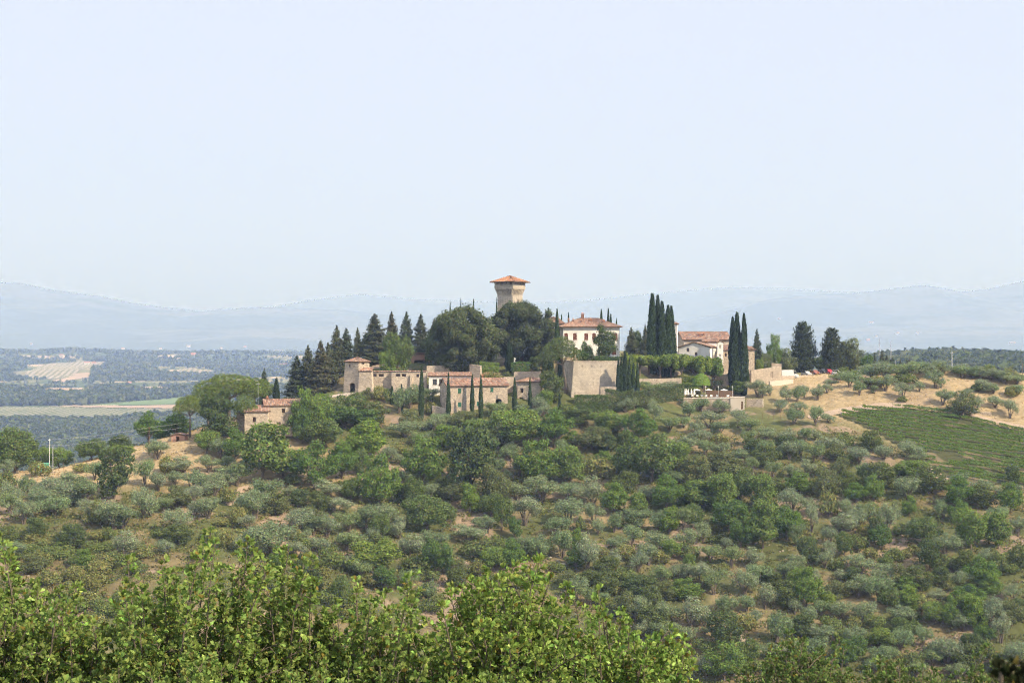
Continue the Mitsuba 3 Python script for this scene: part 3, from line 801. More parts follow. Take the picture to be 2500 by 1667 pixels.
# ------------------------------------------------------------------ the hillside's olives, broadleaf trees and shrubs: kind, u, top, foot, width
SPOTS = """
d 36 1061 1155 91;d 141 1086 1138 72;d 225 1079 1124 61;h 279 1108 1218 80;d 296 1062 1091 55;d 362 1011 1083 64;d 431 1019 1065 61;a 299 1088 1111 47;o 14 1124 1160 41;o 25 1180 1240 50;
o 61 1163 1210 41;s 11 1155 1191 50;o 58 1221 1279 58;o 116 1166 1221 55;o 105 1191 1249 66;o 133 1216 1260 72;o 166 1177 1238 53;o 177 1155 1199 50;o 205 1177 1238 61;o 213 1221 1265 44;
s 243 1227 1282 41;o 279 1227 1293 66;o 301 1243 1290 55;o 354 1127 1185 44;o 387 1155 1199 39;o 384 1077 1122 53;o 426 1152 1191 36;s 409 1119 1158 33;o 448 1116 1155 64;o 470 1149 1205 50;
o 511 1116 1155 44;o 547 1144 1191 64;o 525 1163 1210 66;o 580 1133 1188 47;o 542 1072 1119 55;h 431 1193 1238 61;s 556 1193 1229 36;o 351 1193 1265 55;o 368 1218 1260 44;o 398 1216 1252 39;
o 475 1188 1238 39;o 509 1216 1265 55;o 434 1243 1296 61;o 299 1299 1368 58;o 406 1318 1352 41;o 616 1199 1249 55;o 636 1177 1213 36;s 149 1318 1337 41;s 166 1287 1312 53;s 133 1340 1365 53;
d 207 1348 1394 44;s 91 1326 1357 53;s 243 1296 1318 41;s 265 1293 1321 28;s 343 1323 1340 22;s 395 1290 1310 41;s 583 1243 1282 36;s 556 1299 1340 33;s 249 1357 1392 53;h 83 1357 1398 61;
s 36 1293 1310 39;a 641 1055 1177 105;d 691 1091 1166 83;d 766 1105 1193 88;d 724 1014 1066 61;d 843 1000 1047 105;d 777 1030 1094 88;a 893 1041 1124 83;d 835 1097 1171 64;
d 926 1130 1235 88;d 1034 1086 1188 91;h 1150 1064 1210 122;h 1203 1149 1235 66;d 1012 1177 1246 44;o 995 1146 1191 41;a 1147 1191 1252 41;d 1042 1221 1299 91;d 1086 1232 1279 47;
o 650 1174 1243 55;o 622 1199 1265 64;h 730 1199 1238 50;o 705 1185 1213 33;o 793 1171 1213 58;o 852 1177 1213 33;o 821 1216 1257 66;o 727 1243 1296 61;o 799 1260 1312 55;o 852 1254 1299 50;
o 896 1240 1296 50;o 943 1235 1296 53;o 976 1265 1318 44;o 746 1293 1321 28;o 664 1279 1359 97;o 777 1312 1351 53;o 910 1287 1321 28;s 719 1290 1323 28;o 849 1301 1348 61;a 912 1326 1398 97;
o 998 1307 1365 66;o 1056 1301 1357 58;o 854 1357 1390 36;s 807 1345 1384 50;o 1142 1282 1323 72;o 1191 1260 1301 44;d 1225 1221 1296 41;s 1031 1359 1398 72;h 1114 1370 1401 44;
s 1167 1321 1359 77;o 987 1030 1069 64;o 1064 1017 1058 53;h 1122 1011 1047 72;a 1098 1047 1094 69;a 1164 1030 1072 64;h 1216 1028 1097 61;o 1031 1055 1091 47;o 1244 1080 1113 30;
s 1070 1105 1130 33;s 691 1227 1249 36;d 1255 1008 1097 111;d 1355 1019 1094 80;o 1369 1075 1111 28;d 1319 1091 1177 91;a 1393 1105 1185 66;o 1269 1119 1163 33;o 1239 1146 1169 19;
o 1407 1108 1138 28;d 1471 1105 1133 36;s 1465 1124 1166 69;h 1413 1003 1036 66;d 1490 1008 1061 75;d 1562 1017 1086 64;h 1523 1061 1100 33;h 1446 1050 1097 83;h 1487 1066 1105 36;
a 1518 1102 1166 39;d 1592 1077 1180 116;d 1648 1086 1158 69;s 1551 1127 1169 22;o 1642 1152 1185 41;h 1695 1119 1180 66;o 1634 1019 1053 47;o 1670 1019 1044 33;o 1731 1006 1044 61;
o 1698 1030 1061 41;o 1706 1050 1086 47;o 1756 1033 1064 39;o 1803 1003 1044 41;o 1825 1025 1058 44;o 1825 1053 1091 30;o 1675 1066 1108 53;o 1722 1077 1113 36;o 1761 1080 1116 41;
s 1756 1061 1083 41;o 1808 1097 1133 36;h 1769 1108 1149 77;o 1838 1119 1158 28;h 1791 1144 1207 72;o 1739 1166 1196 39;o 1264 1182 1224 55;o 1324 1169 1227 66;o 1449 1166 1235 64;
h 1529 1158 1213 53;d 1499 1191 1252 64;o 1393 1182 1224 58;o 1388 1216 1279 66;h 1217 1160 1240 44;o 1283 1216 1282 64;a 1557 1213 1268 39;d 1628 1177 1246 69;a 1698 1182 1243 83;
a 1769 1171 1252 61;d 1780 1235 1301 75;o 1449 1232 1279 41;o 1499 1252 1301 33;o 1460 1265 1304 28;s 1418 1265 1296 22;o 1557 1246 1290 53;o 1604 1246 1301 39;a 1634 1246 1304 41;
o 1670 1243 1301 41;d 1695 1238 1296 41;o 1717 1279 1326 36;o 1366 1265 1310 53;d 1258 1271 1321 30;o 1322 1310 1368 53;o 1374 1301 1365 47;d 1413 1296 1340 36;o 1435 1307 1395 53;
o 1510 1310 1345 44;o 1543 1287 1334 39;o 1609 1301 1354 53;o 1675 1296 1343 47;o 1504 1343 1392 39;o 1559 1348 1395 44;o 1584 1329 1379 44;o 1733 1332 1370 47;s 1686 1332 1365 39;
o 1786 1337 1387 39;o 1833 1337 1387 41;d 1808 1282 1340 44;o 1775 1312 1343 25;d 1838 1274 1329 28;o 1264 1315 1365 39;s 1217 1312 1345 30;s 1750 1276 1299 25;o 1868 1078 1120 36;
o 1871 1047 1077 39;o 1922 1047 1084 45;o 1967 1047 1078 30;o 1990 1047 1075 21;o 1955 1078 1117 30;o 2005 1068 1110 39;o 2035 1071 1112 42;s 2059 1062 1095 39;h 2127 1056 1101 48;
o 2098 1092 1133 51;o 2220 1077 1121 51;o 2157 1089 1124 36;o 2240 1104 1130 36;o 1886 1130 1172 33;o 1937 1136 1169 33;o 1967 1121 1160 36;s 2002 1130 1160 36;h 2050 1124 1163 42;
o 2110 1130 1178 45;h 2142 1136 1196 71;d 1949 1160 1208 60;h 2014 1154 1214 60;h 2065 1157 1202 42;d 2089 1190 1229 54;d 2229 1127 1172 68;h 2273 1145 1202 74;o 2217 1169 1223 57;
d 2342 1178 1238 60;o 2336 1154 1196 48;o 2446 1187 1211 30;o 2476 1184 1220 36;s 2389 1187 1208 27;h 2473 1142 1184 33;h 1818 1148 1208 54;a 1865 1172 1249 57;o 1934 1196 1255 54;
o 1979 1217 1258 39;o 1982 1240 1300 33;a 1862 1240 1339 65;s 2023 1205 1261 45;o 2074 1223 1273 45;o 2110 1229 1279 27;o 2166 1232 1306 51;h 2136 1270 1324 33;d 2220 1217 1261 33;
o 2053 1255 1309 62;o 2026 1288 1330 33;d 2062 1306 1360 36;o 2026 1324 1367 33;h 1973 1321 1380 48;o 1943 1360 1401 42;o 1943 1282 1333 33;d 2258 1270 1330 68;o 2229 1270 1303 39;
o 2303 1223 1267 36;d 2342 1229 1279 39;d 2371 1252 1348 65;a 2437 1264 1339 51;d 2413 1270 1330 45;o 2440 1240 1285 45;o 2485 1264 1309 36;h 2270 1327 1395 54;o 2306 1306 1362 51;
h 2357 1351 1407 45;o 2404 1342 1386 36;s 2440 1351 1392 39;h 2488 1339 1389 39;o 2101 1357 1401 57;h 2083 1389 1428 36;o 2154 1380 1424 48;d 2163 1360 1392 30;a 1949 1395 1446 51;
h 1877 1386 1428 45;o 1990 1392 1431 33;o 2047 1389 1422 30;h 2032 1424 1464 54;o 2095 1407 1461 45;h 2199 1383 1434 42;d 2211 1410 1446 51;o 1818 1392 1455 60;o 1867 1427 1488 47;
o 1936 1427 1463 33;o 1941 1463 1502 33;o 1974 1479 1526 36;o 2005 1466 1507 36;o 2052 1468 1515 47;o 2107 1471 1518 53;a 2021 1452 1488 33;d 2176 1441 1490 50;a 2218 1438 1488 50;
o 2195 1482 1529 50;d 2281 1474 1524 55;d 2320 1466 1532 33;d 2372 1455 1496 55;a 2381 1466 1537 47;d 2364 1435 1474 61;o 2289 1438 1471 41;s 2317 1416 1443 28;o 2419 1460 1529 50;
h 2417 1477 1513 28;o 2444 1499 1571 44;d 2207 1515 1560 61;o 2254 1535 1582 36;h 2370 1554 1618 53;a 2151 1537 1582 55;o 2093 1529 1584 44;s 2027 1507 1532 41;o 2013 1529 1571 39;
o 1897 1493 1568 61;o 2168 1579 1623 39;s 2406 1565 1609 41;o 2278 1587 1626 44;s 2309 1568 1607 72;d 2400 1532 1571 41;o 2472 1427 1468 39;s 2466 1471 1502 41;s 2231 1593 1623 41;
o 2336 1618 1656 44;o 2237 1618 1654 41;o 1407 1408 1463 36;o 1438 1435 1485 39;h 1438 1396 1430 44;h 1479 1402 1452 50;h 1559 1413 1457 86;h 1592 1438 1496 50;o 1551 1460 1515 53;
o 1617 1385 1432 44;a 1681 1361 1413 30;o 1656 1380 1419 36;d 1675 1419 1463 64;o 1631 1474 1526 53;o 1686 1460 1537 58;o 1570 1515 1560 36;o 1642 1521 1565 50;o 1681 1532 1579 39;
h 1769 1504 1587 75;o 1742 1394 1452 47;o 1769 1452 1496 55;o 1822 1457 1496 33;d 1769 1582 1662 86;o 1841 1490 1529 33;o 1720 1529 1551 25;o 1725 1601 1654 47;d 940 1391 1441 50;
d 835 1413 1474 41;s 799 1419 1452 33;o 1048 1421 1468 36;s 1009 1361 1388 41;s 788 1388 1416 41;o 2129 899 927 36;o 2162 891 930 41;o 2195 896 932 50;o 2223 894 921 28;o 2248 891 910 28;
o 2270 896 921 28;o 2292 888 916 25;o 2303 894 913 25;o 2348 899 923 30;o 2375 899 923 39;o 2397 902 926 30;o 2419 905 928 30;o 2441 910 931 30;o 2458 913 939 30;o 2483 916 939 36;
o 2284 910 948 25;o 2298 927 948 19;o 2245 930 956 21;o 2204 935 974 39;o 2162 919 956 36;o 2121 924 950 33;o 2099 927 964 30;o 2135 941 961 17;o 2074 916 946 36;o 2038 913 935 30;
o 2027 927 945 25;o 2019 938 959 25;o 1996 941 978 33;o 1947 943 981 30;o 1922 943 982 33;o 1963 943 972 22;o 1905 977 1008 30;o 1938 996 1036 44;o 1950 982 1007 33;o 1991 996 1039 30;
o 2021 1010 1032 30;o 2301 952 989 36;h 2350 966 1018 58;o 2386 968 1000 30;o 2359 949 968 28;o 2397 927 956 41;o 2425 935 961 36;o 2430 968 997 36;o 2466 979 1022 36;o 2480 941 967 36;
o 1861 941 972 22;o 1880 941 967 22;s 2202 968 981 22;o 1598 977 1035 33;o 1682 981 1021 33;o 1710 975 1005 36;o 1762 977 1012 38;o 1849 930 970 40;a 1684 921 948 31;o 1628 937 959 38;
o 1577 932 950 27;o 1527 971 1007 33;o 1547 971 1003 23;s 1662 918 938 20;o 1001 943 999 38;o 1052 951 982 31;o 1208 984 1015 41;o 1277 987 1007 28;o 1320 971 1012 36;o 1070 1012 1043 51;
s 1051 987 1012 26;s 1154 1007 1022 33;o 1984 1556 1617 59;s 1930 1595 1627 56;d 1199 1214 1263 49;s 2099 1310 1341 43;d 858 1175 1226 41;h 1593 1486 1538 62;d 1826 1569 1622 49;
s 736 1310 1341 51;d 2395 1375 1439 65;h 1227 1335 1376 40;o 887 1370 1417 52;d 2087 1563 1615 54;h 755 1353 1398 55;o 1711 1379 1441 58;d 1204 1339 1395 53;s 1526 1390 1418 47;
d 1407 1339 1389 44;h 1077 1168 1213 45;o 2397 1174 1224 47;d 2467 1189 1251 50;o 2197 1540 1591 57;d 1067 1333 1410 64;o 1214 1121 1155 34;o 946 1092 1126 41;o 994 1397 1437 45;
h 1384 1400 1436 41;d 2154 1290 1341 44;s 1291 1391 1420 48;d 505 1056 1107 49;s 807 1328 1346 33;o 587 1315 1357 41;s 54 1322 1343 32;d 575 1064 1129 56;h 1519 1462 1495 41;
o 873 1102 1138 34;s 229 1324 1351 44;s 1718 1563 1589 47;s 1993 1606 1632 41;o 1920 1248 1300 52;o 2145 1580 1621 44;s 2200 1284 1307 33;d 1250 1331 1393 52;d 2418 1410 1464 47;
s 668 1417 1437 33;s 1206 1400 1422 38;s 2122 1416 1450 52;o 1991 1524 1560 42;o 232 1132 1171 42;s 2446 1597 1629 51;o 725 1325 1367 47;o 1050 1182 1219 34;d 2134 1169 1223 45;
d 1920 1253 1318 62;h 2493 1467 1512 44;d 2067 1578 1628 50;o 333 1322 1357 34;h 2369 1580 1643 65;d 931 1263 1316 48;s 219 1257 1278 36;d 1969 1400 1482 68;h 1482 1363 1405 51;
o 1605 1519 1562 47;d 1641 1322 1366 44;h 1957 1508 1557 57;o 1288 1314 1360 55;d 1806 1161 1232 58;h 778 1204 1250 44;d 679 1345 1396 42;o 1586 1188 1230 47;h 1114 1392 1435 43;
s 2188 1141 1160 32;o 1720 1492 1531 41;s 2069 1425 1453 41;h 1919 1423 1480 55;s 8 1304 1327 33;h 2398 1188 1240 51;o 2146 1411 1471 56;o 2096 1247 1292 48;s 2209 1344 1361 30;
h 2037 1090 1125 42;h 1920 1070 1109 46;h 764 1244 1291 56;o 1471 1449 1480 38;o 2138 1604 1648 43;h 2243 1387 1443 53;o 764 1260 1306 48;o 26 1207 1257 50;s 2133 1503 1532 43;
h 1622 1422 1467 48;s 1511 1428 1455 40;o 1850 1382 1430 56;h 437 1285 1329 52;o 1921 1379 1417 46;s 2237 1332 1354 39;o 976 1108 1135 30;s 2463 1376 1398 37;s 1169 1373 1402 51;
h 180 1286 1346 58;o 1876 1573 1612 47;s 1939 1565 1599 52;o 548 1115 1149 37;s 2229 1489 1513 38;h 754 1372 1428 55;o 1990 1087 1132 41;s 2462 1346 1365 31;h 2471 1477 1530 54;
h 872 1108 1158 48;h 1895 1171 1207 44;h 1866 1094 1141 49;o 2014 1345 1386 42;o 605 1259 1293 34;h 88 1271 1319 45;s 2190 1589 1611 39;h 13 1291 1349 58;o 2485 1566 1622 61;
h 1104 1178 1223 54;o 43 1323 1366 48;o 1937 1574 1640 60;s 2248 1456 1490 54;o 1246 1089 1127 44;h 2295 1388 1428 41;s 1357 1374 1394 34;s 1820 1259 1287 43;s 2183 1616 1648 54;
h 987 1185 1225 41;s 1612 1348 1375 39;o 2311 1559 1624 64;h 1522 1453 1510 53;h 672 1202 1257 54;s 493 1335 1362 49;s 826 1175 1190 28;o 2340 1395 1436 47;o 2351 1501 1541 49;
o 473 1225 1264 42;o 1927 1077 1121 41;s 2047 1529 1557 51;s 1763 1377 1395 31;s 977 1089 1107 30;s 645 1411 1437 38;s 2061 1106 1128 32;s 2444 1613 1646 47;s 2182 1341 1370 45;
s 513 1292 1317 38;h 1838 1075 1113 46;s 2115 1283 1309 41;s 2183 1174 1194 31;s 1893 1104 1124 28;s 1526 1334 1366 46;s 2317 1357 1387 45;s 547 1267 1283 31;s 2001 1615 1648 50;
s 1816 1505 1539 55;s 81 1306 1331 43;s 1465 1337 1362 36;s 701 1393 1416 36;s 97 1132 1162 45;s 1251 1402 1432 48;s 199 1133 1152 37;s 928 1306 1331 40;s 714 1156 1182 38;
s 1747 1307 1326 34;s 1277 1416 1435 33;s 2125 1339 1361 33;s 2087 1510 1534 35;s 1838 1610 1642 52;s 1525 1267 1286 32;s 2124 1234 1262 43;s 2044 1368 1391 32;s 899 1405 1430 42;
s 716 1410 1429 34;o 2120 893 912 34;o 2165 895 914 36;o 2240 888 908 36;o 2290 892 912 34;o 2350 893 915 36;s 2400 900 922 36;s 2455 907 930 38;s 2070 905 925 34;s 2140 925 945 30;
s 2210 915 936 32;s 2390 935 957 34;s 2470 945 968 34;s 215 1445 1475 54;s 255 1470 1504 54;s 180 1462 1496 52;s 298 1440 1472 50;s 232 1500 1534 56;s 195 1530 1566 56;s 850 1448 1482 50;
s 872 1480 1514 52;s 1040 1425 1455 46;s 1052 1462 1494 48;s 705 1455 1486 48;s 268 1530 1566 54;s 60 1335 1362 50;s 105 1350 1380 46;s 150 1330 1358 54;s 200 1352 1384 50;
s 245 1372 1404 52;s 180 1385 1418 48;s 120 1395 1428 52;s 285 1350 1380 44;s 230 1405 1440 50;s 160 1425 1460 54;s 330 1372 1402 46;s 95 1318 1340 40;s 265 1322 1346 44;s 350 1335 1362 44;
s 640 1375 1404 44;s 760 1402 1432 48;s 730 1440 1470 50;s 790 1445 1476 48;s 1050 1392 1420 46;s 1030 1350 1376 44;s 690 1395 1420 40
"""


def zone(u, v):
    if u > 1985 and v < 1015 and v < 1015:
        return 'on the golden knoll' if v < 985 else 'by the vineyard track'
    if v < 1100:
        for lim, s in ((330, 'near the green hut'), (560, 'under the umbrella pines'), (800, 'below the low farmhouse'), (1060, 'below the gatehouse wall'),
                       (1370, 'below the green shuttered house'), (1660, 'below the long clipped hedge'), (1900, 'below the pool terrace'), (2600, 'by the upper vineyard edge')):
            if u < lim:
                return s
    if v < 1240:
        for lim, s in ((300, 'on the slope under the hut'), (620, 'midway down the left slope'), (900, 'mid slope under the low farmhouse'), (1230, 'mid slope under the gatehouse'),
                       (1550, 'mid slope under the bastion'), (1850, 'mid slope under the pool terrace'), (2130, 'left of the vineyard corner'), (2600, 'below the lower vineyard edge')):
            if u < lim:
                return s
    if v < 1400:
        for lim, s in ((430, 'above the leftmost foreground oaks'), (760, 'behind the spiky oak top'), (1100, 'above the middle foreground oaks'), (1450, 'above the tallest foreground oak'),
                       (1780, 'on the lower terraces'), (2100, 'on the lower right terraces'), (2600, 'on the far right lower slope')):
            if u < lim:
                return s
    for lim, s in ((1450, 'right behind the foreground oaks'), (1800, 'low right of the foreground oaks'), (2150, 'at the foot of the right slope'), (2600, 'in the lower right corner')):
        if u < lim:
            return s


KINDS = {'o': ('olive_tree', 'olive_tree', 'olive tree', 'olive tree'), 'd': ('oak_tree', 'broadleaf_tree', 'tree', 'mid green tree'),
         'a': ('ash_tree', 'broadleaf_tree', 'tree', 'light green tree'), 'h': ('holm_oak', 'evergreen_tree', 'tree', 'dark evergreen'), 's': ('shrub', 'shrub', 'shrub', 'low shrub')}
GROUPS = {'o': 'olive trees on the terraced hillside', 'd': 'leafy trees on the hillside', 'a': 'leafy trees on the hillside', 'h': 'evergreen trees on the hillside', 's': 'shrubs on the hillside'}
ORD = ['', 'second', 'third', 'fourth', 'fifth', 'sixth', 'seventh', 'eighth', 'ninth', 'tenth', 'eleventh', 'twelfth', 'thirteenth', 'fourteenth', 'fifteenth', 'sixteenth', 'seventeenth', 'eighteenth',
       'nineteenth', 'twentieth', 'twenty-first', 'twenty-second', 'twenty-third', 'twenty-fourth', 'twenty-fifth']
spots = []
for t in SPOTS.replace('\n', ';').split(';'):
    if t.strip():
        k, *n = t.split()
        spots.append((k, *map(float, n)))
bins = {}
for s in spots:
    bins.setdefault((s[0], zone(s[1], s[3])), []).append(s)
split = {}
for (k, zn), items in bins.items():
    if len(items) > 9:
        items.sort(key=lambda s: s[3])
        h = len(items) // 2
        split[k, zn + ', upper half'], split[k, zn + ', lower half'] = items[:h], items[h:]
    else:
        split[k, zn] = items
for (k, zn), items in split.items():
    kind, key, cat, look_ = KINDS[k]
    items.sort(key=lambda s: s[1])
    wide = max(items, key=lambda s: s[4])
    for i, s in enumerate(items):
        if len(items) == 1:
            lab = f'{look_} {zn}, the only one there'
        elif len(items) == 2:
            lab = f'{look_} {zn}, the {"left" if i == 0 else "right"} one of two'
        elif i == 0 or i == len(items) - 1:
            lab = f'{look_} {zn}, {"leftmost" if i == 0 else "rightmost"} of {len(items)}'
        else:
            lab = f'{look_} {zn}, {ORD[i]} from the left'
        g = ground_at(s[1], s[3])
        h = (s[3] - s[2]) / F * g[1] * 1.08
        crest_ = 1.35 if s[1] > 2040 and s[3] < 950 else 1.0
        plant(kind, g - [0, 0, 0.15], crest_ * s[4] / F * g[1] * (1.24 if k == 'o' else 1.3), h * (1.0 if k == 'o' else 1.1) * crest_ ** 0.5, lab, cat, GROUPS[k], key=key)
        hill_spots.append((g[0], g[1], s[4] / F * g[1] / 2))

# ------------------------------------------------------------------ the buildings
def tiles(fr, quads, rng, pitch=0.42, course=0.8, amp=0.07, lift=0.06):
    """rows of half round roof tiles over planes given as (eave left, eave right, ridge right, ridge left), local"""
    parts = []
    base = np.array([[0.40, 0.235, 0.165], [0.45, 0.285, 0.205], [0.35, 0.205, 0.15], [0.44, 0.325, 0.25], [0.30, 0.215, 0.175]])
    for p0, p1, p2, p3 in quads:
        p0, p1, p2, p3 = (np.asarray(p, float) for p in (p0, p1, p2, p3))
        L = max(np.linalg.norm(p1 - p0), np.linalg.norm(p2 - p3))
        S = max(np.linalg.norm((p3 + p2) / 2 - (p0 + p1) / 2), 0.3)
        nc, nr = max(2, int(L / pitch)), max(2, int(S / course))
        nv = np.cross(p1 - p0, (p3 + p2) / 2 - p0)
        nv /= np.linalg.norm(nv) + 1e-9
        prof = np.array([0, 0.75, 1, 0.75, 0, -0.55])
        a = (np.arange(nc)[:, None] + np.arange(6) / 6).ravel()
        a = np.append(a, nc) / nc
        hgt = np.append(np.tile(prof, nc), 0) * amp
        rows = np.repeat(np.arange(nr + 1), 2)[1:-1]
        dz = np.tile([0.05, 0.0], nr)
        A, R = np.meshgrid(a, rows / nr, indexing='ij')
        pos = (1 - R)[..., None] * ((1 - A)[..., None] * p0 + A[..., None] * p1) + R[..., None] * ((1 - A)[..., None] * p3 + A[..., None] * p2)
        sink = meshkit.noise(np.stack([A * L / 1.7, R * S / 1.7, A * 0 + rng.uniform(0, 99)], -1)) * 0.06
        pos = pos + nv * (hgt[:, None] + dz[None, :] + lift + sink)[..., None]
        n0, n1 = pos.shape[:2]
        ci, ri = (np.arange(n0) // 6), np.arange(n1) // 2
        tone = rng.uniform(0.62, 1.0, (n0 // 6 + 2, nr + 1))
        pick = rng.integers(0, 5, (n0 // 6 + 2, nr + 1))
        col = (base[pick] * tone[..., None])[ci][:, ri]
        parts.append((pos.reshape(-1, 3), grid_faces(n0, n1), col.reshape(-1, 3)))
    v, f, c = cat_mesh(parts)
    return fr((v, f)), c


scene['chimney_brick'] = plain((0.22, 0.12, 0.085), 0.9)


def roof_planes(kind, W, D, h, rise, over):
    a0, a1, b0, b1 = -over, W + over, -over, D + over
    z = h - over * rise / (D / 2) * (0.5 if kind in ('gable', 'hip') else 0)
    if kind == 'gable':        # ridge along the front
        m_ = D / 2
        planes = [((a0, b0, z), (a1, b0, z), (a1, m_, h + rise), (a0, m_, h + rise)), ((a1, b1, z), (a0, b1, z), (a0, m_, h + rise), (a1, m_, h + rise))]
    elif kind == 'gable_deep':  # ridge runs away from the front
        m_ = W / 2
        planes = [((a0, b1, z), (a0, b0, z), (m_, b0, h + rise), (m_, b1, h + rise)), ((a1, b0, z), (a1, b1, z), (m_, b1, h + rise), (m_, b0, h + rise))]
    elif kind == 'hip':
        m_, e = D / 2, D / 2
        r0, r1 = (a0 + e, m_, h + rise), (a1 - e, m_, h + rise)
        planes = [((a0, b0, z), (a1, b0, z), r1, r0), ((a1, b1, z), (a0, b1, z), r0, r1), ((a0, b1, z), (a0, b0, z), r0, r0), ((a1, b0, z), (a1, b1, z), r1, r1)]
    elif kind == 'pyramid':
        t = (W / 2, D / 2, h + rise)
        planes = [((a0, b0, z), (a1, b0, z), t, t), ((a1, b0, z), (a1, b1, z), t, t), ((a1, b1, z), (a0, b1, z), t, t), ((a0, b1, z), (a0, b0, z), t, t)]
    elif kind == 'shed':       # falls towards the front
        planes = [((a0, b0, h), (a1, b0, h), (a1, b1, h + rise), (a0, b1, h + rise))]
    elif kind == 'shed_left':  # falls towards the left
        planes = [((a0, b1, h), (a0, b0, h), (a1, b0, h + rise), (a1, b1, h + rise))]
    elif kind == 'shed_right':
        planes = [((a1, b0, h), (a1, b1, h), (a0, b1, h + rise), (a0, b0, h + rise))]
    return planes


SIDES = {'front': lambda W, D: ((0, 0), (1, 0), (0, -1)), 'left': lambda W, D: ((0, D), (0, -1), (-1, 0)), 'right': lambda W, D: ((W, 0), (0, 1), (1, 0))}


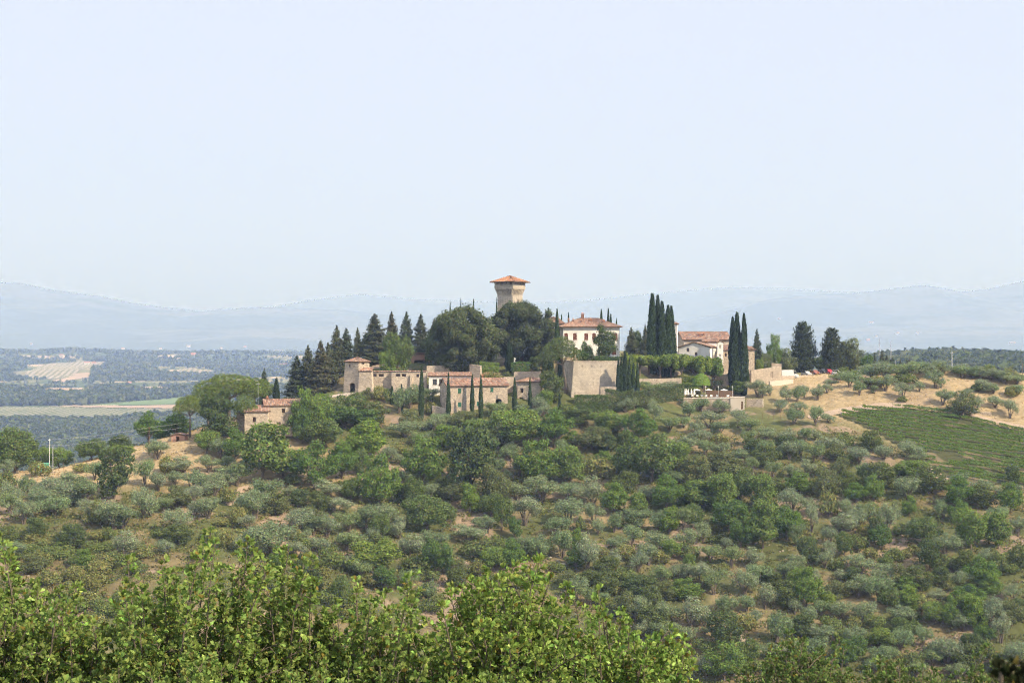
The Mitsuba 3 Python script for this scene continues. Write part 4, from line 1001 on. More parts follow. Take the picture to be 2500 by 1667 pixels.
def house(key, label, cat, u, v, d, phi, W, D, h, roof='gable', rise=1.5, over=0.45, mat='stone', windows=(), chimneys=(), seed=1, foot=2.0, batter=0.0, frame=None, group=None):
    """walls with real openings, tiled roof, windows; u, v, d: the front left foot. windows: (side, along, up, width, height, style)"""
    rng = np.random.default_rng(seed)
    fr = frame or Frame(P(u, v, d), phi)
    k = fresh(key)
    b = batter
    body = mhull([(-b, -b, -foot), (W + b, -b, -foot), (-b, D + b, -foot), (W + b, D + b, -foot), (0, 0, h), (W, 0, h), (0, D, h), (W, D, h)])
    planes = roof_planes(roof, W, D, h, rise, over) if roof else []
    if roof in ('gable', 'gable_deep', 'shed', 'shed_left', 'shed_right'):
        pts = {'gable': [(0, D / 2, h + rise), (W, D / 2, h + rise)], 'gable_deep': [(W / 2, 0, h + rise), (W / 2, D, h + rise)], 'shed': [(0, D, h + rise), (W, D, h + rise)],
               'shed_left': [(W, 0, h + rise), (W, D, h + rise)], 'shed_right': [(0, 0, h + rise), (0, D, h + rise)]}[roof]
        body = body + mhull([(0, 0, h - 0.2), (W, 0, h - 0.2), (0, D, h - 0.2), (W, D, h - 0.2), (0, 0, h), (W, 0, h), (0, D, h), (W, D, h)] + pts)
    t_ = 0.45
    body = body - mbox(t_, W - t_, t_, D - t_, 0.05, h - 0.25)
    adds = []
    for side, s, z, w_, hh, style in windows:
        o, t, n = SIDES[side](W, D)
        def slab(s0, s1, z0, z1, i0, i1):
            q = [(o[0] + t[0] * ss + n[0] * ii, o[1] + t[1] * ss + n[1] * ii, zz) for ss in (s0, s1) for ii in (i0, i1) for zz in (z0, z1)]
            return mhull(q)
        cut = slab(s, s + w_, z, z + hh, -0.6, 1.2)
        if style in ('arch', 'arch_shutter'):
            cut = cut + mhull([(o[0] + t[0] * (s + w_ / 2 + w_ / 2 * math.cos(g)) + n[0] * i_, o[1] + t[1] * (s + w_ / 2 + w_ / 2 * math.cos(g)) + n[1] * i_, z + hh + w_ * 0.32 * math.sin(g)) for g in np.linspace(0, math.pi, 9) for i_ in (-0.6, 1.2)])
        body = body - cut
        if style == 'gap':
            continue
        top = 0.25 * w_ if style in ('arch', 'arch_shutter') else 0
        nm = 'door' if style == 'door' else 'window'
        if style in ('green', 'brown', 'arch_shutter', 'door'):
            pm = {'green': 'green_paint', 'door': 'timber'}.get(style, 'brown_paint')
            wk = add(f'{k}__{nm}', fr(slab(s + 0.005, s + 0.05, z, z + hh, -0.32, -0.22) + slab(s + w_ - 0.05, s + w_ - 0.005, z, z + hh, -0.32, -0.22) + slab(s + 0.05, s + w_ - 0.05, z + hh - 0.05, z + hh, -0.32, -0.22)), 'timber')
            adds += [(f'{wk}__shutter', slab(s + 0.03, s + w_ / 2 - 0.03, z + 0.03, z + hh + top - 0.03, -0.2, -0.08), pm), (f'{wk}__shutter', slab(s + w_ / 2 + 0.03, s + w_ - 0.03, z + 0.03, z + hh + top - 0.03, -0.2, -0.08), pm)]
        else:
            if style in ('arch', 'slit'):
                continue
            frame_ = slab(s + 0.005, s + 0.07, z, z + hh, -0.3, -0.22) + slab(s + w_ - 0.07, s + w_ - 0.005, z, z + hh, -0.3, -0.22) + slab(s + w_ / 2 - 0.035, s + w_ / 2 + 0.035, z, z + hh, -0.3, -0.22) + slab(s + 0.07, s + w_ - 0.07, z + hh - 0.06, z + hh - 0.003, -0.3, -0.22)
            wk = add(f'{k}__{nm}', fr(frame_), 'timber')
            if style == 'glass':
                adds.append((f'{wk}__pane', slab(s + 0.07, s + w_ - 0.07, z + 0.003, z + hh - 0.06, -0.27, -0.25), 'glass_pane'))
        if style not in ('void', 'arch', 'slit'):
            adds.append((f'{wk}__sill', slab(s - 0.1, s + w_ + 0.1, z - 0.14, z - 0.02, -0.1, 0.1), 'ashlar'))
    add(f'{k}__wall', fr(body), mat)
    for kk, mm, bb in adds:
        add(kk, fr(mm), bb)
    if planes:
        (v_, f_), c_ = tiles(fr, planes, rng)
        rk = add(f'{k}__roof', (v_, f_), 'painted', color=c_)
        pts = np.array([q for pl in planes for q in pl])
        slab_ = mhull(np.vstack([pts, pts - [0, 0, 0.14]])) if roof in ('shed', 'shed_left', 'shed_right') else None
        if slab_ is None:
            slab_ = m3.Manifold()
            for pl in planes:
                q = np.array(pl)
                slab_ = slab_ + mhull(np.vstack([q, q - [0, 0, 0.14]]))
        add(f'{rk}__eave', fr(slab_), 'timber')
        for ca, cb, cw, ch in chimneys:
            zc = max(0.0, h + rise * (1 - abs(cb - D / 2) / (D / 2)) if roof in ('gable', 'hip') else h)
            ck = add(f'{rk}__chimney', fr(mbox(ca, ca + cw, cb, cb + cw, zc - 0.6, zc + ch)), 'chimney_brick')
            cap = mbox(ca - 0.12, ca + cw + 0.12, cb - 0.12, cb + cw + 0.12, zc + ch, zc + ch + 0.1) + mhull([(ca - 0.1, cb - 0.1, zc + ch + 0.3), (ca + cw + 0.1, cb - 0.1, zc + ch + 0.3), (ca - 0.1, cb + cw + 0.1, zc + ch + 0.3), (ca + cw + 0.1, cb + cw + 0.1, zc + ch + 0.3), (ca + cw / 2, cb + cw / 2, zc + ch + 0.6)])
            add(f'{rk}__chimney_cap', fr(cap), 'far_roof')
    tag(k, label, cat, group)
    return k, fr


def wall(key, label, u0, v0t, v0b, d0, u1, v1t, v1b, d1, thick=0.6, mat='stone', batter=0.0, cap=False, openings=(), foot=1.5, cat='wall'):
    """a straight wall whose top and foot run between two places"""
    a, b = P(u0, v0b, d0), P(u1, v1b, d1)
    ta, tb = P(u0, v0t, d0)[2], P(u1, v1t, d1)[2]
    e = (b - a)[:2]
    L = float(np.linalg.norm(e))
    fr = Frame([a[0], a[1], 0], math.degrees(math.atan2(e[1], e[0])))
    body = mhull([(0, -batter, a[2] - foot), (L, -batter, b[2] - foot), (0, thick, a[2] - foot), (L, thick, b[2] - foot), (0, 0, ta), (L, 0, tb), (0, thick, ta), (L, thick, tb)])
    k = fresh(key)
    for s, z, w_, hh in openings:
        body = body - mbox(s, s + w_, -3, thick - 0.25, z, z + hh)
    add(f'{k}__masonry', fr(body), mat)
    if cap:
        rng = np.random.default_rng(len(scene))
        (v_, f_), c_ = tiles(fr, [((-0.1, -0.3, ta), (L + 0.1, -0.3, tb), (L + 0.1, thick / 2, tb + 0.25), (-0.1, thick / 2, ta + 0.25)), ((L + 0.1, thick + 0.3, tb), (-0.1, thick + 0.3, ta), (-0.1, thick / 2, ta + 0.25), (L + 0.1, thick / 2, tb + 0.25))], rng)
        add(f'{k}__coping', (v_, f_), 'painted', color=c_)
    tag(k, label, cat)
    return k, fr, L


def tower():
    k = fresh('castle_tower')
    d = 440.0
    px = F / d
    Wh, Ws, phi = 6.95, 5.7, -33.0
    c = P(1245, 880, d)
    zt = lambda v: (CV - v) / px
    fr = Frame([c[0], c[1], 0], phi)
    H2, S2 = Wh / 2, Ws / 2
    base = zt(885)
    shaft = mhull([(sx * (S2 + 0.06), sy * (S2 + 0.06), base - 2) for sx in (-1, 1) for sy in (-1, 1)] + [(sx * S2, sy * S2, zt(706)) for sx in (-1, 1) for sy in (-1, 1)])
    for s, z in ((0.3, zt(739)), (-1.0, zt(770))):
        shaft = shaft - mbox(S2 - 0.3, S2 + 1, s - 0.35, s + 0.35, z, z + 1.0)
        shaft = shaft - mbox(-S2 + 0.8, S2 - 0.6, s - 1.2, s + 1.2, z - 0.8, z + 1.6)
        shaft = shaft - mbox(S2 - 0.8, S2 + 1, s - 0.35, s + 0.35, z, z + 1.0)
        add(k + '__window', fr(mbox(S2 - 0.3, S2 - 0.22, s - 0.03, s + 0.03, z, z + 0.995)), 'timber')
    shaft = shaft - mbox(-0.12, 0.12, -S2 - 1, -S2 + 0.3, zt(752), zt(741))
    add(k + '__shaft', fr(shaft), 'ashlar')
    head = mbox(-H2, H2, -H2, H2, zt(706.5), zt(696))
    for s in np.linspace(-1, 1, 3) * H2 * 0.55:
        head = head - mbox(s - 0.28, s + 0.28, -H2 - 1, -H2 + 0.4, zt(703), zt(703) + 0.1)
    add(k + '__gallery', fr(head), 'ashlar')
    z0, z1, zh = zt(722), zt(708.5), zt(706.5)
    n = 8
    for side in range(4):
        R = np.array([[math.cos(side * math.pi / 2), math.sin(side * math.pi / 2), 0], [-math.sin(side * math.pi / 2), math.cos(side * math.pi / 2), 0], [0, 0, 1.0]])
        for s in (np.arange(n) + 0.5) / n * 2 - 1:
            a = s * (H2 - 0.15)
            t = a * S2 / H2
            m_ = mhull([(t - 0.13, -S2 + 0.05, z0), (t + 0.13, -S2 + 0.05, z0), (t - 0.13, -S2 - 0.05, z0), (t + 0.13, -S2 - 0.05, z0), (a - 0.15, -H2 + 0.01, z1), (a + 0.15, -H2 + 0.01, z1), (a - 0.15, -S2 + 0.05, z1), (a + 0.15, -S2 + 0.05, z1), (t - 0.14, -(S2 + H2) / 2 + 0.17, (z0 + z1) / 2), (t + 0.14, -(S2 + H2) / 2 + 0.17, (z0 + z1) / 2)])
            arch = mbox(a - 0.20, a + 0.20, -H2 + 0.01, -S2 + 0.1, z1, zh)
            v, f = man(m_ + arch)
            add(k + '__corbel', fr((v @ R, f)), 'ashlar')
        for s in np.linspace(-1, 1, 5):
            if side < 4 and s < 0.99:
                a = s * (H2 - 0.42)
                v, f = man(mbox(a - 0.42, a + 0.42, -H2 + 0.004, -H2 + 0.55, zt(696), zt(690)))
                add(k + '__merlon', fr((v @ R, f)), 'ashlar')
    S = 4.62
    e, t = zt(689.3), zt(673.6)
    planes = [((-S, -S, e), (S, -S, e), (0, 0, t), (0, 0, t)), ((S, -S, e), (S, S, e), (0, 0, t), (0, 0, t)), ((S, S, e), (-S, S, e), (0, 0, t), (0, 0, t)), ((-S, S, e), (-S, -S, e), (0, 0, t), (0, 0, t))]
    rng = np.random.default_rng(3)
    (v, f), col = tiles(fr, planes, rng)
    rk = add(k + '__roof', (v, f), 'painted', color=np.clip(col * [1.35, 1.12, 0.9], 0, 0.9))
    add(rk + '__eave', fr(mhull([(-S, -S, e), (S, -S, e), (S, S, e), (-S, S, e), (-S, -S, e - 0.15), (S, -S, e - 0.15), (S, S, e - 0.15), (-S, S, e - 0.15), (0, 0, t - 0.1)])), 'timber')
    tag(k, 'square stone watchtower with corbelled gallery and low tiled pyramid roof', 'tower')


tower()
FV = lambda x: 1300 + x / 3.92
# villa
s_ = F / 425
house('villa', 'big white plastered villa with brown shutters and hipped tile roof', 'villa', 1375, 878, 425, 4, 17.2, 13.5, 81 / s_, 'hip', 2.6, 0.8, 'plaster',
      [('front', x, 81 / s_ - (830 - 797) / s_, 1.15, 1.75, 'arch_shutter') for x in (0.3, 3.0, 6.4, 8.8, 15.4)] +
      [('front', x, 1.5, 1.2, 2.2, 'brown') for x in (3.0, 6.4, 11.6, 14.9)],
      [(6.2, 5.6, 0.8, 1.7), (1.8, 3.2, 0.45, 0.8), (3.2, 3.4, 0.5, 0.7), (5.6, 2.9, 0.4, 0.8), (8.6, 3.6, 0.6, 0.7), (12.4, 2.4, 0.5, 0.8)], seed=3)
house('villa_wing', 'tile roofed wing behind the left end of the white villa', 'house', 1334, 878, 434, 4, 5.5, 9, 11.2, 'hip', 2.0, 0.5, 'plaster', seed=5)
# bastion and the walls about it
a_ = Frame(P(1401, 966, 395), 8)
bw, bd, bh = 14.5, 22.0, 83 / (F / 395)
bast = mhull([(-1.2, -1.2, -3), (bw, -1.2, -3), (-1.2, bd, -3), (bw, bd, -3), (0, 0, bh), (bw, 0, bh), (0, bd, bh), (bw, bd, bh)])
wrng = np.random.default_rng(12)
for i in range(26):
    s, z = wrng.uniform(0.8, 12), wrng.uniform(1.5, bh - 1)
    bast = bast - mbox(s, s + 0.16, -3, 0.5 - z * 0.1, z, z + 0.22)
for s in (2.2, 5.0, 7.6):
    bast = bast - mbox(s, s + 0.25, -3, 0.3, bh - 1.6, bh - 0.9)
k_ = fresh('bastion')
add(k_ + '__masonry', a_(bast), 'ashlar')
add(k_ + '__parapet', a_(mbox(-0.1, bw, -0.1, 0.5, bh + 0.003, bh + 0.25) + mbox(-0.1, 0.5, 0.5, bd, bh + 0.003, bh + 0.25)), 'stone')
tag(k_, 'tall battered stone bastion wall under the white villa', 'wall')
wall('ramp_wall', 'low sloping stone wall at the foot of the bastion', 1404, 957, 968, 390, 1500, 942, 966, 393, 0.5)
wall('terrace_wall', 'lower pale stone wall beside the tree shadow under the bastion', 1466, 945, 966, 391.5, 1510, 944, 966, 391.5, 0.5)
wall('terrace_wall', 'pink tinged wall behind the trunks of the pollarded avenue', 1545, 908, 928, 419, 1664, 906, 926, 421, 0.5, 'stone')
wall('terrace_wall', 'long low terrace wall below the pollarded avenue', 1560, 925, 938, 407, 1664, 923, 938, 409, 0.6)
wall('terrace_wall', 'pale stone wall between the avenue and the fat cypresses', 1738, 916, 930, 417, 1786, 912, 930, 417, 0.6)
wall('garden_wall', 'upper garden wall in front of the huge round oak', 1042, 893, 909, 408, 1147, 890, 912, 410, 0.6)
wall('garden_wall', 'tall sunlit stub of stone wall covered in ivy', 1146, 889, 922, 406, 1172, 893, 924, 404, 0.9)
wall('garden_wall', 'sunlit stone wall above the shaded house', 1255, 908, 930, 401, 1321, 906, 930, 402, 0.6)
wall('garden_wall', 'lower stone wall right of the green shuttered house', 1230, 920, 946, 396, 1256, 920, 946, 397, 0.6)
wall('garden_wall', 'stone wall along the courtyard left of the green shuttered house', 1055, 990, 1014, 383, 1092, 996, 1014, 381, 0.5)
zt_ = lambda v, d: (CV - v) / F * d
wall('curtain_wall', 'stone curtain wall with window slots right of the gatehouse', 897, 908, 962, 402, 957, 908, 962, 401, 2.2, batter=0.8, cap=True,
     openings=[(1.3, zt_(919, 402), 1.4, 0.8), (3.2, zt_(919, 402), 1.6, 0.8)])
wall('curtain_wall', 'sunlit projecting length of curtain wall with four slots', 956, 908, 966, 399, 1041, 908, 970, 399, 2.2, batter=0.9, cap=True,
     openings=[(1.2, zt_(919, 399), 1.2, 0.8), (2.9, zt_(919, 399), 1.2, 0.8), (7.0, zt_(920, 399), 0.8, 0.8)])
wall('buttress', 'sloped stone buttress in the middle of the sunlit curtain wall', 1001, 915, 968, 398.2, 1006, 915, 968, 398.2, 0.5, batter=1.2)
# gatehouse: a square tower set cornerwise with an arch in its left face
gd = 397.0
gx_, gp = 4.95, -33.0
cn = P(875.5, 963, gd)
fr_ = Frame(cn - np.array([gx_ * math.cos(math.radians(gp)), gx_ * math.sin(math.radians(gp)), 0]), gp)
gh = (963 - 883.5) / (F / gd)
k, fr = house('gatehouse', 'square stone gatehouse with arched gateway and small pyramid tile roof', 'gatehouse', 0, 0, 0, gp, gx_, gx_ * 0.97, gh, 'pyramid', 1.25, 0.35, 'stone',
              [('front', 1.75, 0.6, 2.1, 2.0, 'arch'), ('front', 1.5, gh - 1.5, 0.5, 0.8, 'void'), ('right', 1.6, gh - 0.75, 0.9, 0.55, 'void')], seed=7, frame=fr_, batter=0.45)
add(k + '__finial', tube([fr.p(gx_ / 2, gx_ / 2, gh + 1.2), fr.p(gx_ / 2, gx_ / 2, gh + 2.6)], [0.05, 0.02], 5), 'timber')
house('lean_to', 'small tile roofed lean-to against the gatehouse', 'outbuilding', 877, 960, 396.5, -5, 3.5, 2.2, (960 - 906) / (F / 396.5), 'shed', 0.9, 0.2, 'stone', seed=9, batter=0.4)
# long low house behind the stone house
house('long_house', 'long low house with tile roof above the green shuttered house', 'house', 1047, 962, 396, 3, 11.8, 4.5, (962 - 918) / (F / 396), 'shed', 0.95, 0.35, 'plaster',
      [('front', 1.1, 2.6, 1.15, 1.6, 'glass'), ('front', 2.9, 2.3, 1.2, 2.0, 'glass'), ('front', 5.2, 3.2, 0.9, 1.0, 'glass'), ('front', 6.8, 3.2, 1.3, 1.0, 'glass'), ('front', 9.0, 3.2, 1.0, 1.0, 'glass'), ('front', 10.4, 3.2, 1.2, 1.0, 'glass')], seed=11)
house('garden_pavilion', 'low salmon pink pavilion under the firs', 'outbuilding', 1003, 893, 421, 2, 6.4, 5, (893 - 864) / (F / 416), 'shed', 0.3, 0.3, 'pink_plaster', [('front', 1.0, 0.2, 4.2, 1.6, 'void')], seed=13)
house('garden_house', 'grey stone house in the shade of the huge round oak', 'house', 1055, 896, 422, 2, 12, 6, 3.2, 'shed', 0.4, 0.3, 'stone', [('front', 2.2, 0.3, 0.9, 1.8, 'door'), ('front', 7.5, 0.8, 0.9, 1.2, 'void')], seed=15)
# the stone house with green shutters
sh = 6.85
house('stone_house', 'two storey stone farmhouse with green shutters and long tile roof', 'house', 1091.6, 1003, 385, 18, 17.4, 7.4, sh, 'gable', 2.0, 0.4, 'stone',
      [('front', 3.1, 4.75, 0.95, 1.35, 'green'), ('front', 12.4, 5.0, 0.85, 1.25, 'green'), ('front', 3.1, 1.0, 0.95, 1.3, 'green'), ('front', 8.5, 1.2, 0.9, 1.25, 'green'), ('front', 14.0, 1.3, 1.7, 1.3, 'arch'),
       ('left', 2.8, 4.2, 0.6, 0.9, 'void'), ('left', 4.0, 1.2, 0.8, 1.2, 'void')], [(11.0, 4.2, 0.6, 0.7)], seed=17)
house('shaded_house', 'shaded stone house with hipped roof behind the cypresses', 'house', 1263, 990, 393, -14, 6.6, 6.5, (990 - 931) / (F / 393), 'hip', 1.0, 0.5, 'stone',
      [('front', 0.8, 3.6, 0.9, 1.3, 'void'), ('front', 3.4, 0.4, 1.2, 2.0, 'void'), ('front', 0.6, 0.3, 1.1, 2.0, 'void')], seed=19)
# low farmhouse on the spur
house('low_farmhouse', 'low stone farmhouse with long tile roof behind the trees', 'house', 646, 1046, 352, 14, 11.0, 6.2, (1046 - 990) / (F / 352), 'gable', 1.5, 0.3, 'stone',
      [('front', 4.3, 3.9, 0.75, 1.1, 'void'), ('front', 7.1, 4.0, 0.75, 1.0, 'void'), ('front', 3.4, 0.9, 0.6, 0.7, 'void'), ('front', 1.0, 4.1, 0.5, 0.4, 'void'), ('left', 2.4, 3.5, 0.6, 0.9, 'void')], [(0.6, 2.6, 0.5, 0.5)], seed=21)
house('farm_wing', 'lower stone wing of the farmhouse at its left end', 'house', 597, 1060, 348, 8, 5.7, 5.4, (1060 - 1005) / (F / 348), 'shed', 1.35, 0.35, 'stone',
      [('front', 2.0, 3.0, 0.75, 1.25, 'void'), ('left', 2.0, 0.2, 1.0, 2.0, 'void')], seed=23)
house('farm_shed', 'small tiled shed left of the farmhouse wing', 'shed', 578, 1058, 352, -8, 2.2, 3.5, 5.0, 'shed_left', 0.6, 0.3, 'stone', seed=25)
house('ruined_hut', 'ruined red brick hut with a sagging roof on the spur', 'hut', 418, 1078, 349, -6, 3.4, 2.6, 1.55, 'gable_deep', 0.5, 0.25, 'pink_plaster', [('front', 1.2, 0.1, 0.8, 1.2, 'void')], seed=27)
# white farm complex on the right
W8 = F / 425
house('chapel', 'large tile roofed hall behind the white farm buildings', 'house', 1669, 872, 440, 6, 15.0, 12.0, (872 - 829) / (F / 440), 'gable', 2.5, 0.5, 'stone', [], [(5.4, 2.0, 0.5, 0.9), (6.8, 2.4, 0.4, 0.9)], seed=29)
house('white_house', 'white gabled farmhouse behind the pollarded avenue', 'house', 1657, 876, 425, -20, 9.6, 9.0, (876 - 848) / W8, 'gable_deep', 1.55, 0.35, 'plaster',
      [('front', 2.4, 2.2, 0.75, 1.1, 'void'), ('front', 4.9, 0.9, 0.75, 1.1, 'void'), ('right', 6.4, 1.3, 0.6, 1.2, 'void')], seed=31)
house('white_annex', 'higher white block with a low tile roof behind the white gable', 'house', 1716, 876, 431, -6, 4.8, 5, (876 - 835) / (F / 431), 'shed', 0.7, 0.3, 'plaster', seed=33)
house('bell_gable', 'narrow white bell gable with two arched openings', 'bell gable', 1752, 912, 423, 4, 1.7, 1.2, (912 - 836) / (F / 423), 'gable_deep', 0.5, 0.15, 'plaster', [('front', 0.45, 7.6, 0.6, 0.8, 'arch'), ('front', 0.5, 5.2, 0.5, 0.5, 'arch')], seed=35)
house('stone_block', 'stone house half hidden behind the fat cypresses', 'house', 1764, 906, 425, 4, 9.0, 7, (906 - 855) / W8, 'shed', 1.5, 0.35, 'stone', [('front', 0.7, 4.4, 0.6, 0.95, 'void')], seed=37)
house('corner_house', 'pale stone corner house right of the fat cypresses', 'house', 1822, 905, 424, 10, 2.6, 7, (905 - 853) / (F / 424), 'hip', 0.8, 0.4, 'stone', [], [(0.3, 2.5, 0.5, 1.0)], seed=39)
house('white_turret', 'small white turret with tiled cap behind the big cypresses', 'turret', 1643, 850, 432, -20, 1.25, 1.2, (850 - 791) / (F / 432), 'pyramid', 0.55, 0.35, 'plaster', seed=41)
wall('court_wall', 'long pale stone wall with two slits beside the van', 1834, 904, 938, 422, 1908, 894, 927, 427, 0.7,
     openings=[(7.2, zt_(922, 427), 0.22, 1.9), (7.7, zt_(922, 427), 0.22, 1.9)])
wall('court_wall', 'low chimney topped wall end above the pale stone wall', 1884, 886, 900, 430, 1908, 888, 900, 430, 0.6)
wall('retaining_wall', 'white retaining wall below the parked van', 1880, 931, 946, 419, 1937, 926, 940, 424, 0.5, 'pale_render')
wall('car_park_wall', 'low wall along the edge of the car park', 1908, 918, 924, 428, 1990, 915, 921, 436, 0.3, 'stone')
wall('field_wall', 'dry stone wall under the golden knoll at the right', 2240, 994, 1000, 396, 2420, 1007, 1014, 390, 0.7)
wall('field_wall', 'ruined stone wall below the pool', 1822, 974, 986, 400, 1862, 974, 990, 398, 0.7)


def pool():
    a, b = P(1667, 972, 401), P(1783, 972, 399)
    L = float(np.linalg.norm((b - a)[:2]))
    fr = Frame(a, math.degrees(math.atan2((b - a)[1], (b - a)[0])))
    k = fresh('pool_terrace')
    add(k + '__masonry', fr(mbox(0, L, 0, 11, -4.5, -0.12)), 'stone')
    add(k + '__paving', fr(mbox(-0.1, L + 0.1, -0.1, 11.1, -0.12, 0) - mbox(7.2, L - 0.6, 0.9, 4.4, -1, 1)), 'pale_paving')
    tag(k, 'stone pool terrace with pale paving', 'terrace')
    add('pool_water', fr(mbox(7.25, L - 0.65, 0.95, 4.35, -0.3, -0.08)), 'pool_blue', label='turquoise swimming pool water on the terrace', kind='structure')
    k = fresh('pool_house')
    add(k + '__wall', fr(mbox(L + 0.03, L + 4.0, -0.3, 5, -3.6, 0.25) - mbox(L + 3.0, L + 3.6, -1, -0.1, -3.0, -0.8)), 'pale_render')
    add(k + '__coping', fr(mbox(L + 0.02, L + 4.1, -0.4, 5.1, 0.255, 0.4)), 'pale_paving')
    add(k + '__door', fr(mbox(L + 3.03, L + 3.57, -0.22, -0.17, -3.0, -0.83)), 'timber')
    tag(k, 'white box of the pool plant room at the right end of the terrace', 'outbuilding')
    fk = fresh('pool_fence')
    add(fk + '__panel', fr(mbox(6.6, 10.2, 9.0, 9.06, 0.05, 1.9)), 'timber')
    add(fk + '__panel', fr(mbox(10.25, L + 0.9, 9.0, 9.06, 0.05, 1.9)), 'timber')
    for s in (6.57, 10.21, L + 0.9):
        add(fk + '__post', fr(mbox(s - 0.05, s + 0.05, 9.07, 9.17, 0, 2.0)), 'timber')
    tag(fk, 'brown reed screen fence behind the pool', 'fence')
    for i, (s, t) in enumerate(((0.6, 1.0), (1.5, 1.3), (2.4, 1.5), (3.2, 2.0), (1.0, 2.4))):
        k = fresh('closed_parasol')
        prof = [(0.05, 0.9), (0.34, 1.0), (0.30, 1.5), (0.14, 2.4), (0.03, 2.75)]
        add(k + '__canopy', fr((lambda m_: (np.asarray(m_.vertices) + [s, t, 0], np.asarray(m_.faces)))(trimesh.creation.revolve(np.array(prof), sections=10))), 'white_cloth')
        add(k + '__pole', tube([fr.p(s, t, 0), fr.p(s, t, 2.8)], [0.04, 0.03], 6), 'timber')
        tag(k, ('leftmost', 'second', 'third', 'fourth', 'rear')[i] + ' folded white parasol at the left end of the pool', 'parasol', 'folded parasols at the pool')
    for i, (s, t) in enumerate(((3.9, 4.2), (7.2, 5.2), (11.6, 5.2))):
        k = fresh('open_parasol')
        n = 8
        ang = np.arange(n) * 2 * np.pi / n
        rim = np.stack([1.15 * np.cos(ang), 1.15 * np.sin(ang), np.full(n, 2.1)], -1)
        can = mhull(np.vstack([rim, [[0, 0, 2.6]]])) - mhull(np.vstack([rim - [0, 0, 0.08], [[0, 0, 2.48]]]))
        v, f = man(can)
        add(k + '__canopy', fr((v + [s, t, 0], f)), 'white_cloth')
        add(k + '__pole', tube([fr.p(s, t, 0), fr.p(s, t, 2.65)], [0.04, 0.04], 6), 'timber')
        tag(k, ('left', 'middle', 'right')[i] + ' open white parasol beside the pool', 'parasol', 'open parasols at the pool')
    for i, s in enumerate((6.4, 10.0, 14.0)):
        k = fresh('lamp_post')
        add(k + '__pole', tube([fr.p(s, 6.0, 0), fr.p(s, 6.0, 3.0)], [0.06, 0.05], 6), 'white_cloth')
        add(k + '__lamp', fr(mbox(s - 0.14, s + 0.14, 5.86, 6.14, 3.0, 3.3)), 'white_cloth')
        tag(k, ('left', 'middle', 'right')[i] + ' white post standing behind the pool', 'post', 'white posts at the pool')
    for i, s in enumerate((2.2, 3.6, 5.0, 6.1, 7.6, 9.3, 12.4)):
        k = fresh('sun_lounger')
        add(k + '__bed', fr(mhull([(s, 5.0, 0.3), (s + 0.7, 5.0, 0.3), (s, 6.3, 0.3), (s + 0.7, 6.3, 0.3), (s, 5.0, 0.42), (s + 0.7, 5.0, 0.42), (s, 6.3, 0.42), (s + 0.7, 6.3, 0.42)])), 'white_cloth')
        add(k + '__backrest', fr(mhull([(s, 6.32, 0.32), (s + 0.7, 6.32, 0.32), (s, 6.9, 0.8), (s + 0.7, 6.9, 0.8), (s, 6.92, 0.7), (s + 0.7, 6.92, 0.7)])), 'white_cloth')
        for lx in (s + 0.05, s + 0.6):
            for ly in (5.1, 6.1):
                add(k + '__leg', fr(mbox(lx, lx + 0.06, ly, ly + 0.06, 0.003, 0.299)), 'timber')
        tag(k, ORD_[i] + ' pale sun lounger from the left along the pool', 'sun lounger', 'sun loungers along the pool')


ORD_ = ['first', 'second', 'third', 'fourth', 'fifth', 'sixth', 'seventh']
scene['pool_blue'] = plain((0.12, 0.45, 0.48), 0.1, specular=0.5)
pool()

# ------------------------------------------------------------------ trees of the hilltop, one by one: kind, u, top, width, distance (or foot), label
FIRS = 'dark firs beside the gatehouse'
for u, v, w_, d, lab in (
        (725, 868, 46, 408, 'leftmost lowest dark fir with wide ragged boughs'), (752, 843, 42, 412, 'dark fir second from the left of the fir row'), (783, 833, 50, 404, 'broad olive tinted fir left of the gatehouse'),
        (801, 836, 36, 410, 'slim fir behind the broad olive tinted one'), (822, 795, 44, 418, 'tall pointed fir close left of the gatehouse roof'), (845, 802, 44, 420, 'tall fir right behind the gatehouse roof'),
        (873, 800, 26, 424, 'narrow dark fir behind the gatehouse roof, right'), (894, 815, 42, 424, 'shorter fir at the left foot of the largest fir'), (915, 767, 62, 426, 'largest fir of the row with a broad airy crown'),
        (956, 762, 34, 430, 'slender fir right of the largest fir'), (992, 762, 38, 430, 'tall fir behind the light green round tree'), (1027, 768, 42, 428, 'dense fir just left of the great round evergreen oak'),
        (1060, 780, 40, 440, 'fir top peeping out left behind the great round oak')):
    tree('fir_tree', u, v, w_ * 1.4, lab, 'fir tree', d=d, group=FIRS)
tree('great_holm_oak', 1134, 750, 180, 'huge rounded evergreen oak left of the tower', 'tree', d=413, which=0)
tree('great_holm_oak', 1274, 738, 162, 'huge dark evergreen oak in front of the tower base', 'tree', d=426, which=1)
tree('holm_oak', 1062, 800, 62, 'dark evergreen hugging the left side of the huge round oak', 'tree', d=416)
tree('oak_tree', 968, 812, 82, 'light green round tree on the wall terrace', 'tree', d=408, key='broadleaf_tree')
tree('oak_tree', 945, 850, 50, 'smaller leafy tree low left of the light green round tree', 'tree', d=405, key='broadleaf_tree')
CY = 'tall dark cypresses'
